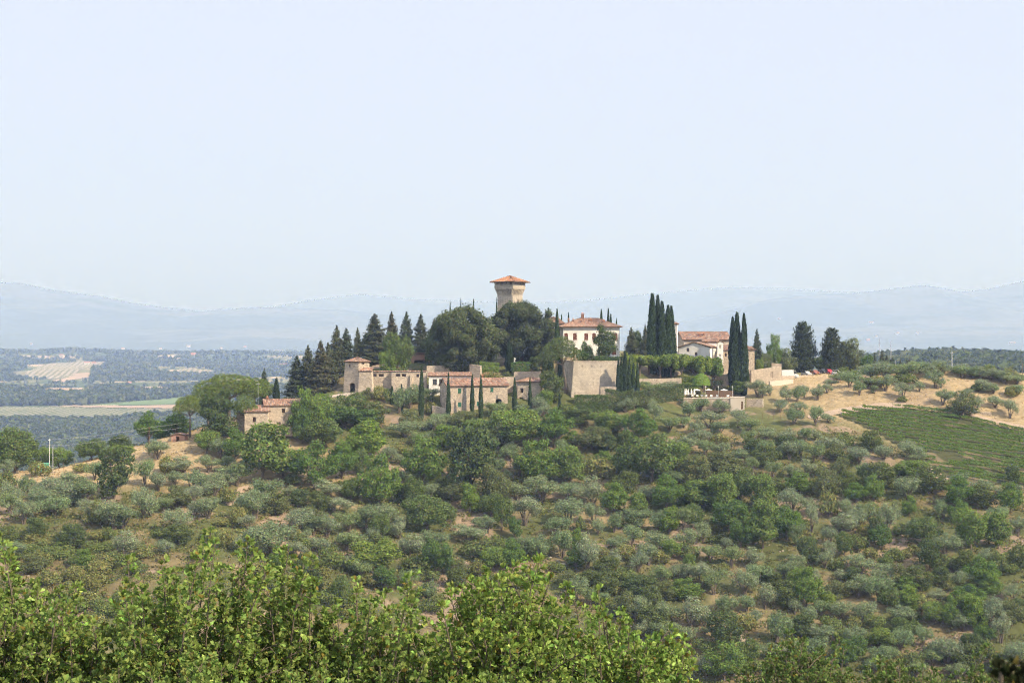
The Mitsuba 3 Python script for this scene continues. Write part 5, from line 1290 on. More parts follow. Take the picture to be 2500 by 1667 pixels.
for u, v, w_, vb, d, lab in (
        (1029, 894, 15.5, 1023, None, 'tall cypress left of the green shuttered house'), (1095, 910, 11.5, 1030, None, 'cypress at the left corner of the green shuttered house'),
        (1153, 914, 11.5, 1012, None, 'cypress in the middle of the green shuttered front'), (1174, 914, 12, 1032, None, 'cypress right of the middle, before the green shuttered front'),
        (1256, 921, 11.5, 1006, None, 'cypress right of the green shuttered house'), (1294, 920, 10, 999, None, 'cypress before the shaded house'),
        (957, 941, 11, 988, None, 'short cypress left of the pair under the curtain wall'), (980, 937, 11.5, 1004, None, 'short cypress right of the pair under the curtain wall'),
        (1367, 869, 13, None, 402, 'thin cypress under the umbrella pine by the bastion corner'), (1345, 846, 15, None, 406, 'thin cypress left under the umbrella pine'),
        (1366, 960, 9, 1008, None, 'short thin cypress at the left end of the long hedge'),
        (1360, 756, 14, None, 418, 'cypress before the left end of the white villa'),
        (1510, 877, 15, None, 392, 'leftmost small cypress of the clump right of the bastion'), (1517, 871, 14, None, 392, 'second small cypress of the clump right of the bastion'),
        (1526, 858, 18, None, 392, 'tallest small cypress of the clump right of the bastion'), (1537, 876, 13, None, 392, 'fourth small cypress of the clump right of the bastion'),
        (1546, 886, 13, None, 392, 'fifth small cypress of the clump right of the bastion'), (1556, 886, 13, None, 392, 'rightmost small cypress of the clump right of the bastion'),
        (1593, 720, 31, None, 416, 'tallest cypress at the left of the big central group'), (1606, 724, 26, None, 418, 'second cypress of the big central group'),
        (1616, 739, 28, None, 415, 'third cypress of the big central group'), (1631, 748, 28, None, 416, 'fourth cypress of the big central group'), (1639, 750, 25, None, 419, 'rightmost cypress of the big central group'),
        (1789, 777, 26, 955, None, 'left cypress of the fat trio before the stone house'), (1800, 765, 32, 962, None, 'tallest cypress of the fat trio before the stone house'), (1816, 769, 25, 964, None, 'right leaning cypress of the fat trio'),
        (1099, 741, 8, None, 470, 'far cypress tip left above the huge round oak'), (1125, 733, 7, None, 470, 'far cypress tip in the middle above the huge round oak'), (1156, 732, 9, None, 470, 'far cypress tip right above the huge round oak'),
        (1212, 730, 6, None, 462, 'cypress tip beside the left edge of the tower'), (1339, 753, 12, None, 462, 'cypress tip right of the dark evergreen oak'), (1371, 768, 8, None, 462, 'small cypress tip above the left villa roof'), (1388, 764, 7, None, 466, 'tiny cypress tip left of the villa chimney'),
        (1468, 756, 11, None, 462, 'left dark cypress tip behind the villa roof'), (1485, 754, 10, None, 466, 'middle cypress tip behind the villa roof'), (1491, 767, 10, None, 460, 'right cypress tip behind the villa roof'), (1505, 778, 7, None, 462, 'small cypress tip over the villa eaves'),
        (675, 923, 20, None, 372, 'short dark cypress behind the low farmhouse roof'), (1243, 835, 24, None, 412, 'bushy cypress standing at the green hedge')):
    tree('cypress', u, v, w_ * 1.08, lab, 'cypress', d=d, vbase=vb, group=CY)
tree('stone_pine', 1372, 818, 102, 'umbrella pine with a leaning trunk before the bastion', 'pine tree', d=396, which=2, turn=180)
PINES = 'umbrella pines by the low farmhouse'
tree('stone_pine', 560, 908, 172, 'largest umbrella pine behind the low farmhouse', 'pine tree', d=368, group=PINES, which=1)
tree('stone_pine', 622, 922, 118, 'umbrella pine right behind the low farmhouse', 'pine tree', d=374, group=PINES, which=0)
tree('stone_pine', 508, 940, 108, 'umbrella pine left of the largest one', 'pine tree', d=364, group=PINES, which=0)
tree('stone_pine', 464, 960, 84, 'lone tall trunked pine at the left end of the grove', 'pine tree', d=354, group=PINES, which=1)
tree('stone_pine', 598, 960, 64, 'small low umbrella pine before the farmhouse roof', 'pine tree', d=351, group=PINES, which=0)
tree('magnolia_tree', 530, 955, 96, 'tall dark evergreen before the umbrella pines', 'tree', vbase=1074, key='evergreen_tree')
tree('fir_tree', 645, 900, 40, 'spruce top behind the pine grove', 'fir tree', d=396)
tree('magnolia_tree', 1476, 797, 58, 'dense dark magnolia before the white villa front', 'tree', d=407)
tree('oak_tree', 1428, 838, 40, 'pale leafy tree left of the magnolia', 'tree', d=410, key='broadleaf_tree')
tree('fir_tree', 1541, 799, 44, 'brownish conifer left of the big cypress group', 'tree', d=430)
tree('holm_oak', 1556, 806, 36, 'dark round tree behind the pollarded row', 'tree', d=432, key='evergreen_tree')
tree('fir_tree', 1575, 792, 26, 'slim dark conifer at the left foot of the big cypresses', 'fir tree', d=430)
tree('ash_tree', 1537, 856, 36, 'leafy shrub tree with reddish flowers beside the bastion', 'tree', d=406, key='broadleaf_tree')
for i, (u, v, w_) in enumerate(((1562, 868, 38), (1585, 867, 36), (1612, 866, 40), (1638, 866, 38), (1664, 867, 38), (1692, 870, 38), (1718, 873, 36), (1745, 874, 36))):
    nm = ('leftmost', 'second', 'third', 'fourth', 'fifth', 'sixth', 'seventh', 'rightmost')[i]
    tree('pollarded_tree', u, v, w_ * 1.4, f'{nm} flat topped pollarded tree in the avenue', 'tree', d=412 + 2 * (i % 2), group='pollarded trees of the avenue')
tree('ash_tree', 1802, 928, 38, 'small light green tree before the fat cypresses', 'tree', vbase=964, key='broadleaf_tree')
for u, v, w_, d, kind, lab in (
        (1848, 804, 38, 440, 'fir_tree', 'dark conifer behind the right stone house'), (1889, 817, 42, 446, 'oak_tree', 'pale airy tree right of the stone house conifer'), (1866, 862, 44, 438, 'holm_oak', 'dark bush tree under the stone house conifer'),
        (1920, 850, 52, 446, 'holm_oak', 'dark round tree left behind the white van'), (1961, 788, 66, 458, 'cedar_tree', 'tallest broad conifer above the parked cars'), (2030, 802, 64, 456, 'cedar_tree', 'second broad conifer above the parked cars'),
        (2082, 826, 60, 462, 'holm_oak', 'round dark tree at the right of the car park conifers'), (2060, 836, 50, 465, 'cedar_tree', 'dark conifer between the round tree and the second conifer'),
        (2003, 868, 34, 456, 'oak_tree', 'low leafy tree between the car park conifers'), (2118, 866, 34, 450, 'oak_tree', 'leafy tree right of the car park'), (2135, 860, 15, 455, 'fir_tree', 'young fir left of the tall mast'),
        (2153, 852, 22, 455, 'fir_tree', 'pointed fir at the foot of the tall mast'), (2165, 864, 18, 455, 'fir_tree', 'fir right of the pointed fir'), (2178, 871, 22, 450, 'fir_tree', 'bushy fir under the second mast'),
        (2198, 871, 11, 455, 'fir_tree', 'single small fir right of the masts'), (2214, 873, 10, 460, 'fir_tree', 'left small fir of the close pair'), (2220, 872, 11, 462, 'fir_tree', 'right small fir of the close pair'),
        (2238, 877, 12, 458, 'fir_tree', 'small fir fifth right of the masts'), (2245, 880, 10, 460, 'fir_tree', 'small fir sixth right of the masts'), (2266, 881, 8, 462, 'fir_tree', 'rightmost tiny fir behind the knoll')):
    tree(kind, u, v, w_, lab, 'fir tree' if kind == 'fir_tree' else 'tree', d=d, key={'oak_tree': 'broadleaf_tree', 'holm_oak': 'evergreen_tree'}.get(kind))
# trees along the left skyline of the spur
for u, v, w_, d, kind, lab in (
        (40, 1060, 110, 352, 'oak_tree', 'large round oak at the left edge behind the spur'), (105, 1085, 50, 356, 'oak_tree', 'smaller oak right beside the large left edge oak'), (145, 1088, 70, 352, 'oak_tree', 'leafy tree behind the white pole'),
        (222, 1077, 66, 356, 'oak_tree', 'round leafy tree right of the white pole'), (290, 1060, 60, 360, 'holm_oak', 'dark leafy tree halfway along the spur skyline'), (300, 1086, 50, 350, 'ash_tree', 'light green bush tree on the spur skyline'),
        (362, 1010, 72, 366, 'oak_tree', 'tall leafy tree left of the ruined hut'), (434, 1016, 60, 372, 'oak_tree', 'leafy tree behind the ruined hut'), (395, 1040, 44, 372, 'oak_tree', 'low leafy tree close behind the ruined hut')):
    tree(kind, u, v, w_, lab, 'tree', d=d, key={'oak_tree': 'broadleaf_tree', 'ash_tree': 'broadleaf_tree', 'holm_oak': 'evergreen_tree'}[kind])
for u, v, w_, vb, kind, lab in (
        (772, 956, 84, 1076, 'oak_tree', 'broad leafy tree right of the low farmhouse'), (738, 992, 56, 1082, 'oak_tree', 'rounded tree covering the right end of the low farmhouse wall'), (812, 972, 70, 1040, 'holm_oak', 'dark tree between the farmhouse and the gate drive'),
        (1308, 868, 44, 908, 'holm_oak', 'dark evergreen right of the dark oak above the walls'), (1336, 872, 34, 910, 'holm_oak', 'dark evergreen under the left side of the leaning pine'),
        (1196, 908, 34, 940, 'shrub', 'rounded bush under the ivy hedge, left'), (1216, 912, 30, 940, 'shrub', 'rounded bush under the ivy hedge, right'), (1240, 906, 30, 936, 'holm_oak', 'dark bush tree under the bushy cypress'),
        (925, 940, 34, 978, 'shrub', 'low bush at the foot of the curtain wall, left'), (950, 950, 30, 984, 'shrub', 'low bush at the foot of the curtain wall, middle'), (1010, 948, 36, 986, 'shrub', 'low bush at the foot of the curtain wall, right'),
        (895, 945, 30, 976, 'holm_oak', 'dark bush tree at the gatehouse corner'), (1000, 1000, 60, 1050, 'holm_oak', 'dark evergreen under the curtain wall olive'),
        (738, 948, 64, 1078, 'oak_tree', 'feathery tree before the right end of the low farmhouse'), (752, 985, 46, 1080, 'holm_oak', 'grey green tree leaning against the low farmhouse'),
        (860, 957, 90, 1030, 'oak_tree', 'dense green tree below the gatehouse gate'), (905, 975, 90, 1040, 'holm_oak', 'dark green tree below the curtain wall'),
        (790, 960, 60, 1010, 'oak_tree', 'leafy tree beside the white path to the gate'), (640, 1000, 26, 1062, 'oak_tree', 'bush growing on the low farmhouse wall'), (1345, 900, 62, 985, 'holm_oak', 'dark evergreen before the shaded house'),
        (1333, 948, 46, 1002, 'oak_tree', 'leafy tree at the foot of the bastion'), (975, 945, 50, 1010, 'olive_tree', 'olive tree between the two short cypresses and the tall one'),
        (1060, 985, 32, 1012, 'shrub', 'rounded green shrub left of the green shuttered house'), (1385, 985, 50, 1010, 'shrub', 'leafy bush at the left end of the hedge'),
        (1325, 985, 60, 1020, 'olive_tree', 'olive tree below the shaded house'), (1215, 985, 50, 1016, 'olive_tree', 'olive tree before the right end of the green shuttered house'),
        (1690, 928, 50, 962, 'ash_tree', 'yellow green bushy tree above the pool'), (1635, 930, 60, 972, 'olive_tree', 'olive tree on the bank left of the pool'), (1590, 935, 46, 970, 'olive_tree', 'olive tree under the avenue terrace wall'),
        (1855, 870, 20, 928, 'ash_tree', 'small yellow green tree against the right stone house')):
    tree(kind, u, v, w_, lab, 'olive tree' if kind == 'olive_tree' else 'shrub' if kind == 'shrub' else 'tree', vbase=vb, key={'oak_tree': 'broadleaf_tree', 'ash_tree': 'broadleaf_tree', 'holm_oak': 'evergreen_tree'}.get(kind))


# ------------------------------------------------------------------ clipped hedges, the vines, ground cover
def hedge(u0, u1, vtop, vbot, d, depth, label, tint=(0.06, 0.09, 0.035), seed=1, slope=0.0):
    """a clipped hedge between two points, its faces made of leaf sprays"""
    rng = np.random.default_rng(seed)
    a, b = P(u0, vbot, d), P(u1, vbot + slope, d)
    L = np.linalg.norm(b[:2] - a[:2])
    h = (vbot - vtop) / F * d
    n = int(L * (h + depth) * 70)
    s, q, t = rng.uniform(0, 1, n), rng.uniform(-1, 1, n), rng.uniform(0, 1, n)
    side = rng.uniform(0, 1, n) < h / (h + depth)
    hh = h * (0.86 + 0.28 * meshkit.noise(np.stack([s * L / 2.2, s * 0, s * 0 + seed], -1)))
    yy = np.where(side, -depth / 2 * (0.85 + 0.3 * meshkit.noise(np.stack([s * L / 1.5, t * 3, s * 0 + 9], -1))), q * depth / 2)
    zz = np.where(side, t * hh, hh)
    zz = np.where(side & (rng.uniform(0, 1, n) < 0.15), hh * rng.uniform(0.9, 1.06, n), zz)
    base = a[None] + s[:, None] * (b - a)[None]
    c = base + np.stack([0 * s, yy, zz], -1) + rng.normal(0, 0.1, (n, 3))
    nr = np.stack([0 * s, np.where(side, -1.0, 0), np.where(side, 0.3, 1.0)], -1)
    v, f, col = leaves(c, nr, 0.2, rng, 0.6, 0.6, tint, 0.22)
    k = fresh('hedge')
    add(k + '__foliage', (v, f), 'leaf', color=col)
    st = cat_mesh([tube([base_ - [0, 0, 0.6], base_ + [0, 0, h * 0.6]], [0.06, 0.04], 4) for base_ in (a + (b - a) * x for x in np.linspace(0.05, 0.95, 9))])
    add(k + '__stem', st, 'bark', kind='stuff')
    tag(k, label, 'hedge')


hedge(1403, 1484, 966, 1003, 387, 2.4, 'tall dark left part of the long hedge under the bastion', seed=1)
hedge(1478, 1545, 957, 1004, 388, 2.6, 'middle part of the long hedge under the bastion', tint=(0.065, 0.09, 0.042), seed=2, slope=-6)
hedge(1540, 1668, 955, 990, 391, 2.6, 'right part of the long hedge towards the pool', tint=(0.07, 0.095, 0.045), seed=3, slope=-14)
hedge(1172, 1218, 886, 908, 407, 2.0, 'bright ivy covered hedge left of the bushy cypress', tint=(0.10, 0.15, 0.04), seed=4)
hedge(1248, 1293, 886, 906, 409, 2.0, 'shaded green hedge under the dark evergreen oak', tint=(0.06, 0.10, 0.035), seed=5)
hedge(1452, 1512, 872, 884, 399, 1.5, 'low hedge on top of the bastion wall', tint=(0.05, 0.08, 0.035), seed=6)
hedge(1740, 1764, 930, 940, 412, 1.5, 'short dark hedge beside the pool fence', tint=(0.035, 0.05, 0.03), seed=7)


def mound():
    """the smooth clipped green dome by the avenue"""
    rng = np.random.default_rng(8)
    a, b = P(1688, 940, 409), P(1735, 940, 407)
    w_, h_ = (b - a)[0] / 2, 28 / F * 408
    n = 2600
    d = unit(rng.normal(0, 1, (n, 3)))
    d[:, 2] = abs(d[:, 2])
    c = (a + b) / 2 + d * [w_, 2.2, h_] + rng.normal(0, 0.04, (n, 3))
    v, f, col = leaves(c, d, 0.22, rng, 0.7, 0.25, (0.10, 0.165, 0.04), 0.1)
    add('clipped_bush', (v, f), 'leaf', color=col, label='smooth clipped bright green dome of a bush by the avenue', cat='bush')


mound()


def vine_ground_fn(p, n, uv):
    return MX((0.075, 0.08, 0.035), (0.19, 0.155, 0.09), SS(0.6, 0.74, FB(p.x / 6, p.y / 6, 2.0, 4)))


def vineyard():
    rng = np.random.default_rng(9)
    pix = [(2040, 1012), (2110, 999), (2200, 996), (2262, 1001), (2340, 1016), (2400, 1031), (2500, 1052), (2640, 1085), (2640, 1215), (2500, 1190), (2420, 1184), (2340, 1178), (2288, 1146), (2228, 1116), (2155, 1066), (2090, 1034)]
    poly = Polygon([ground_at(u, v)[:2] for u, v in pix]).buffer(0)
    e = unit(np.array([1.0, -0.36]))
    nrm = np.array([-e[1], e[0]])
    drape('vineyard_ground', poly, 'vine_grass', 0.12, 0.8, 'green grass and brown earth between the vine rows')
    cc = np.array(poly.centroid.coords[0])
    offs = np.arange(-70, 70, 2.8)
    rows = []
    for o in offs:
        line = LineString([cc + nrm * o - e * 150, cc + nrm * o + e * 150]).intersection(poly)
        for g in getattr(line, 'geoms', [line]):
            if g.length > 6:
                rows.append(np.array(g.coords))
    rows.sort(key=lambda r: -r.mean(0) @ nrm)
    for i, r in enumerate(rows):
        L = np.linalg.norm(r[1] - r[0])
        n = int(L * 80)
        s = rng.uniform(0, 1, n)
        gap = meshkit.noise(np.stack([s * L / 1.1, np.full(n, i * 7.3), s * 0], -1))
        gap2 = meshkit.noise(np.stack([s * L / 6, np.full(n, i * 0.9), s * 0 + 5], -1))
        ok = (gap + rng.uniform(-0.25, 0.25, n) > 0.16) & (gap2 > 0.12)
        s, gap = s[ok], gap[ok]
        n = len(s)
        ang = rng.uniform(-0.4, math.pi + 0.4, n)
        rad = 0.32 * rng.uniform(0.6, 1.15, n) * (0.7 + 0.6 * gap)
        xy = r[0] + s[:, None] * (r[1] - r[0]) + nrm * (np.cos(ang) * rad)[:, None]
        z = H(xy[:, 0], xy[:, 1]) + 0.98 + np.sin(ang) * rad * 1.5
        nr = np.concatenate([nrm * np.cos(ang)[:, None], np.sin(ang)[:, None]], 1)
        v, f, col = leaves(np.column_stack([xy, z]), nr, 0.15, rng, 0.8, 0.4, (0.085, 0.135, 0.036), 0.2)
        m_ = int(L / 2.2)
        px = r[0] + np.linspace(0.01, 0.99, m_)[:, None] * (r[1] - r[0])
        stem = cat_mesh([tube([[x, y, H(x, y) - 0.1], [x + 0.05, y, H(x, y) + 0.8]], [0.04, 0.03], 4) for x, y in px])
        k = fresh('vine_row')
        add(k + '__foliage', (v, f), 'leaf', color=col)
        add(k + '__stem', stem, 'bark', kind='stuff')
        nm = 'uppermost' if i == 0 else 'lowest' if i == len(rows) - 1 else f'{i + 1}th' if i + 1 not in (2, 3, 21, 22, 23, 31, 32, 33, 41, 42, 43) else f'{i + 1}' + {1: 'st', 2: 'nd', 3: 'rd'}[(i + 1) % 10]
        tag(k, f'{nm} row of green vines counted from the top of the vineyard', 'vine row', 'rows of vines in the vineyard')
    return poly


scene['vine_grass'] = two({'type': 'principled', 'base_color': mikit.proc(vine_ground_fn), 'roughness': 1.0, 'specular': 0.1})
vines = vineyard()

# ------------------------------------------------------------------ cars, hut, poles, wires, paths
for nm, c in (('car_white', (0.75, 0.75, 0.74)), ('car_silver', (0.45, 0.45, 0.43)), ('car_red', (0.45, 0.02, 0.03)), ('car_brown', (0.28, 0.09, 0.04)), ('car_dark', (0.03, 0.035, 0.04))):
    scene[nm] = two({'type': 'principled', 'base_color': rgb(*c), 'roughness': 0.25, 'specular': 0.5, 'clearcoat': 0.8})


def loft(sections):
    """hull of neighbouring cross-sections joined"""
    out = m3.Manifold()
    for a, b in zip(sections[:-1], sections[1:]):
        out = out + mhull(np.vstack([a, b]))
    return out


def car(u, v, d, turn, paint, label, van=False):
    k = fresh('parked_van' if van else 'parked_car')
    g = P(u, v, d)
    g[2] = H(g[0], g[1]) + 0.02
    fr = Frame(g, turn)
    L, Wd = (5.4, 2.0) if van else (4.2, 1.75)
    def ring(x, z0, z1, w_):
        return np.array([(x, s * w_ / 2, z) for s in (-1, 1) for z in (z0, z1)])
    if van:
        body = loft([ring(-L / 2, 0.35, 2.45, Wd * 0.95), ring(0.9, 0.3, 2.5, Wd), ring(1.7, 0.3, 2.0, Wd), ring(2.3, 0.3, 1.2, Wd * 0.96), ring(L / 2, 0.35, 0.95, Wd * 0.88)])
        glass = loft([ring(1.05, 1.35, 2.3, Wd + 0.02), ring(1.72, 1.3, 1.9, Wd + 0.02), ring(2.2, 1.25, 1.32, Wd)])
    else:
        body = loft([ring(-L / 2, 0.4, 0.85, Wd * 0.86), ring(-L / 2 + 0.3, 0.25, 0.95, Wd), ring(0.9, 0.25, 0.95, Wd), ring(1.7, 0.25, 0.8, Wd * 0.97), ring(L / 2, 0.35, 0.62, Wd * 0.85)])
        body = body + loft([ring(-1.75, 0.9, 1.0, Wd * 0.9), ring(-1.1, 0.9, 1.42, Wd * 0.74), ring(0.2, 0.9, 1.45, Wd * 0.74), ring(1.05, 0.9, 0.96, Wd * 0.88)])
        glass = loft([ring(-1.68, 0.97, 1.02, Wd * 0.9), ring(-1.1, 0.97, 1.36, Wd * 0.78), ring(0.18, 0.97, 1.39, Wd * 0.78), ring(0.98, 0.97, 1.0, Wd * 0.88)])
    add(k + '__body', fr(body), paint)
    add(k + '__window', fr(glass), 'glass_pane')
    for x in (-L * 0.3, L * 0.31):
        for s in (-1, 1):
            cyl = m3.Manifold.cylinder(0.2, 0.32, 0.32, 14).rotate([90, 0, 0]).translate([x, s * Wd / 2 + (0.02 if s < 0 else 0.18), 0.32])
            wk = add(k + '__wheel', fr(cyl), 'rubber')
            add(wk + '__rim', fr(m3.Manifold.cylinder(0.22, 0.19, 0.19, 10).rotate([90, 0, 0]).translate([x, s * Wd / 2 + (0.03 if s < 0 else 0.19), 0.32])), 'grey_metal')
    for s in (-1, 1):
        y0 = s * Wd * 0.34
        add(k + '__headlight', fr(mbox(L / 2 - 0.03, L / 2 + 0.02, y0 - 0.16, y0 + 0.16, 0.5, 0.62)), 'grey_metal')
    tag(k, label, 'van' if van else 'car', None if van else 'cars in the hilltop car park')


car(1927, 919, 432, 8, 'car_white', 'white delivery van beside the pale stone wall', True)
for u, v, d, t, p, lab in ((1969, 916, 441, -70, 'car_silver', 'silver grey car, leftmost in the car park row'), (1989, 916, 441, -76, 'car_brown', 'orange brown car second from the left in the car park'),
                           (2008, 916, 444, -70, 'car_dark', 'dark car between the brown and the red one'), (2023, 916, 443, -70, 'car_red', 'bright red car in the car park row'),
                           (2044, 917, 441, -30, 'car_white', 'white car right of the red one'), (2077, 915, 443, -30, 'car_white', 'white car in the middle of the right pair'),
                           (2099, 915, 446, -24, 'car_white', 'rightmost white car of the car park row')):
    car(u, v, d, t, p, lab)


def hut():
    g = ground_at(91, 1153)
    s = F / g[1]
    w_, h_ = 26 / s, 21 / s
    fr = Frame(g, 14)
    k = fresh('metal_hut')
    add(k + '__wall', fr(mbox(0, w_, 0, w_ * 0.8, -0.6, h_ - 0.16)), 'hut_green')
    add(k + '__roof', fr(mhull([(-0.12, -0.12, h_ - 0.155), (w_ + 0.12, -0.12, h_ - 0.155), (-0.12, w_ * 0.8 + 0.1, h_ - 0.155), (w_ + 0.12, w_ * 0.8 + 0.1, h_ - 0.155), (0.1, 0.1, h_ + 0.1), (w_ - 0.1, 0.1, h_ + 0.1), (0.1, w_ * 0.7, h_ + 0.1), (w_ - 0.1, w_ * 0.7, h_ + 0.1)])), 'hut_green')
    dk = add(k + '__door', fr(mbox(w_ * 0.55, w_ * 0.9, -0.04, -0.003, 0.05, h_ - 0.35)), 'hut_green')
    add(dk + '__handle', fr(mbox(w_ * 0.6, w_ * 0.63, -0.09, -0.045, h_ * 0.4, h_ * 0.5)), 'grey_metal')
    for z in np.linspace(0.5, h_ - 0.5, 4):
        add(k + '__rib', fr(mbox(0.05, w_ * 0.5, -0.03, -0.003, z, z + 0.05)), 'hut_green')
    tag(k, 'green metal utility hut on the left end of the spur', 'hut')


hut()


def pole(key, label, cat, u, vtop, vbot, d, r, mat, arm=0.0, near=True):
    if near and d is None:
        g = ground_at(u, vbot)
    else:
        g = P(u, vbot, d)
    top = np.array([g[0], g[1], (CV - vtop) / F * g[1]])
    k = fresh(key)
    add(k + '__shaft', tube([g - [0, 0, 1.5], top], [r, r * 0.75], 8), mat)
    if arm:
        add(k + '__crossarm', (lambda c: man(mbox(-arm, arm, -0.05, 0.05, -0.06, 0.06).translate(c)))(list(top - [0, 0, 0.3])), mat)
    tag(k, label, cat)
    return top


t1 = pole('power_pole', 'thin white metal pole beside the green hut', 'pole', 120.5, 1071, 1152, None, 0.10, 'white_cloth', 0.3)
pole('power_pole', 'grey leaning pole just right of the white pole', 'pole', 129, 1088, 1140, 340, 0.09, 'grey_metal', 0.0)
t2 = pole('power_pole', 'wooden pole on the dry spur slope', 'pole', 364, 1042, 1113, None, 0.10, 'timber', 0.35)
t3 = P(478, 1024, 356)
t4 = pole('power_pole', 'tall grey double pole on the golden knoll', 'pole', 2324, 859, 910, None, 0.14, 'grey_metal', 0.5)
pole('antenna_mast', 'tall thin mast over the young firs', 'mast', 2148, 823, 900, 455, 0.09, 'grey_metal')
pole('antenna_mast', 'second thin mast right of the tall one', 'mast', 2175, 833, 900, 458, 0.08, 'grey_metal')
pole('power_pole', 'pole at the right edge of the knoll', 'pole', 2496, 885, 918, 418, 0.10, 'timber')
pole('power_pole', 'short pale post among the olives left of the knoll pole', 'pole', 2187, 880, 897, 438, 0.08, 'grey_metal')
pole('antenna_mast', 'television aerial on the low farmhouse roof', 'mast', 630, 934, 972, 355, 0.03, 'grey_metal', 0.5)


def wire(a, b, sag, label):
    s = np.linspace(0, 1, 14)[:, None]
    p = a + (b - a) * s - np.array([0, 0, 1.0]) * (4 * sag * s * (1 - s))
    add(fresh('power_wire'), tube(p, 0.018, 4), 'grey_metal', label=label, cat='wire')


wire(t1 - [0, 0, 0.1], t2 - [0, 0, 0.05], 0.5, 'upper wire from the white pole to the wooden pole')
wire(t1 - [0, 0, 1.6], t2 - [0, 0, 0.9], 0.8, 'lower wire from the white pole to the wooden pole')
wire(t2 - [0, 0, 0.05], t3, 0.3, 'upper wire from the wooden pole to the pine')
wire(t2 - [0, 0, 0.9], t3 - [0, 0, 1.2], 0.4, 'lower wire from the wooden pole to the pine')


def track(key, pix, width, mat, label, close=(190, 520)):
    pts = np.array([ground_at(u, v)[:2] for u, v in pix])
    line = LineString(pts).buffer(width / 2)
    drape(key, line, mat, 0.14, 0.35, label)


track('track', [(1985, 1018), (2020, 1012), (2060, 1004), (2110, 996), (2150, 993), (2200, 990)], 3.0, 'sand', 'sandy track curving above the vineyard')
track('track_001', [(2350, 1010), (2400, 1022), (2460, 1036), (2520, 1050)], 2.2, 'sand', 'sandy track along the upper right vineyard edge')
track('footpath', [(560, 1230), (580, 1210), (590, 1195), (610, 1190)], 1.6, 'sand', 'pale footpath climbing the left slope')
track('footpath_001', [(1810, 1620), (1812, 1590), (1816, 1555), (1818, 1535)], 1.3, 'sand', 'pale footpath at the bottom right of the slope')
track('footpath_002', [(2260, 1140), (2275, 1150), (2300, 1168), (2320, 1180)], 2.6, 'sand', 'bare sandy strip at the lower vineyard corner')
track('driveway', [(785, 975), (810, 968), (835, 965), (862, 966)], 3.0, 'pale_paving', 'white gravel drive rising to the gatehouse arch')


def fence_posts():
    for i, (u, v) in enumerate(((155, 1142), (182, 1138), (211, 1134), (300, 1110), (1862, 1022), (1875, 1024), (1888, 1024), (1905, 1024), (1868, 1048), (1782, 1045), (2050, 950), (2062, 951), (2075, 953), (2088, 954))):
        g = ground_at(u, v)
        add(fresh('fence_post'), tube([g - [0, 0, 0.4], g + [0.04, 0, 0.7], g + [0, 0, 1.35]], [0.06, 0.055, 0.05], 5), 'timber', label='thin weathered fence post on the hillside, ' +
            ('beside the green hut', 'left of the hut group', 'midway on the spur crest', 'highest on the spur crest', 'first under the pool field', 'second under the pool field', 'third under the pool field', 'fourth under the pool field',
             'lower field post, single', 'leaning under the stone wall', 'first on the golden bank', 'second on the golden bank', 'third on the golden bank', 'fourth on the golden bank')[i], cat='fence post', group='fence posts on the hillside')


fence_posts()


def chapel_statue():
    g = P(1256, 884, 413)
    k = fresh('garden_urn')
    m_ = trimesh.creation.revolve(np.array([(0.0, -0.6), (0.28, -0.6), (0.28, 0.2), (0.1, 0.3), (0.32, 0.9), (0.36, 1.2), (0.0, 1.25)]), sections=12)
    add(k, (np.asarray(m_.vertices) + g, np.asarray(m_.faces)), 'white_cloth', label='small white garden urn on the hedge terrace under the tower', cat='urn')


chapel_statue()

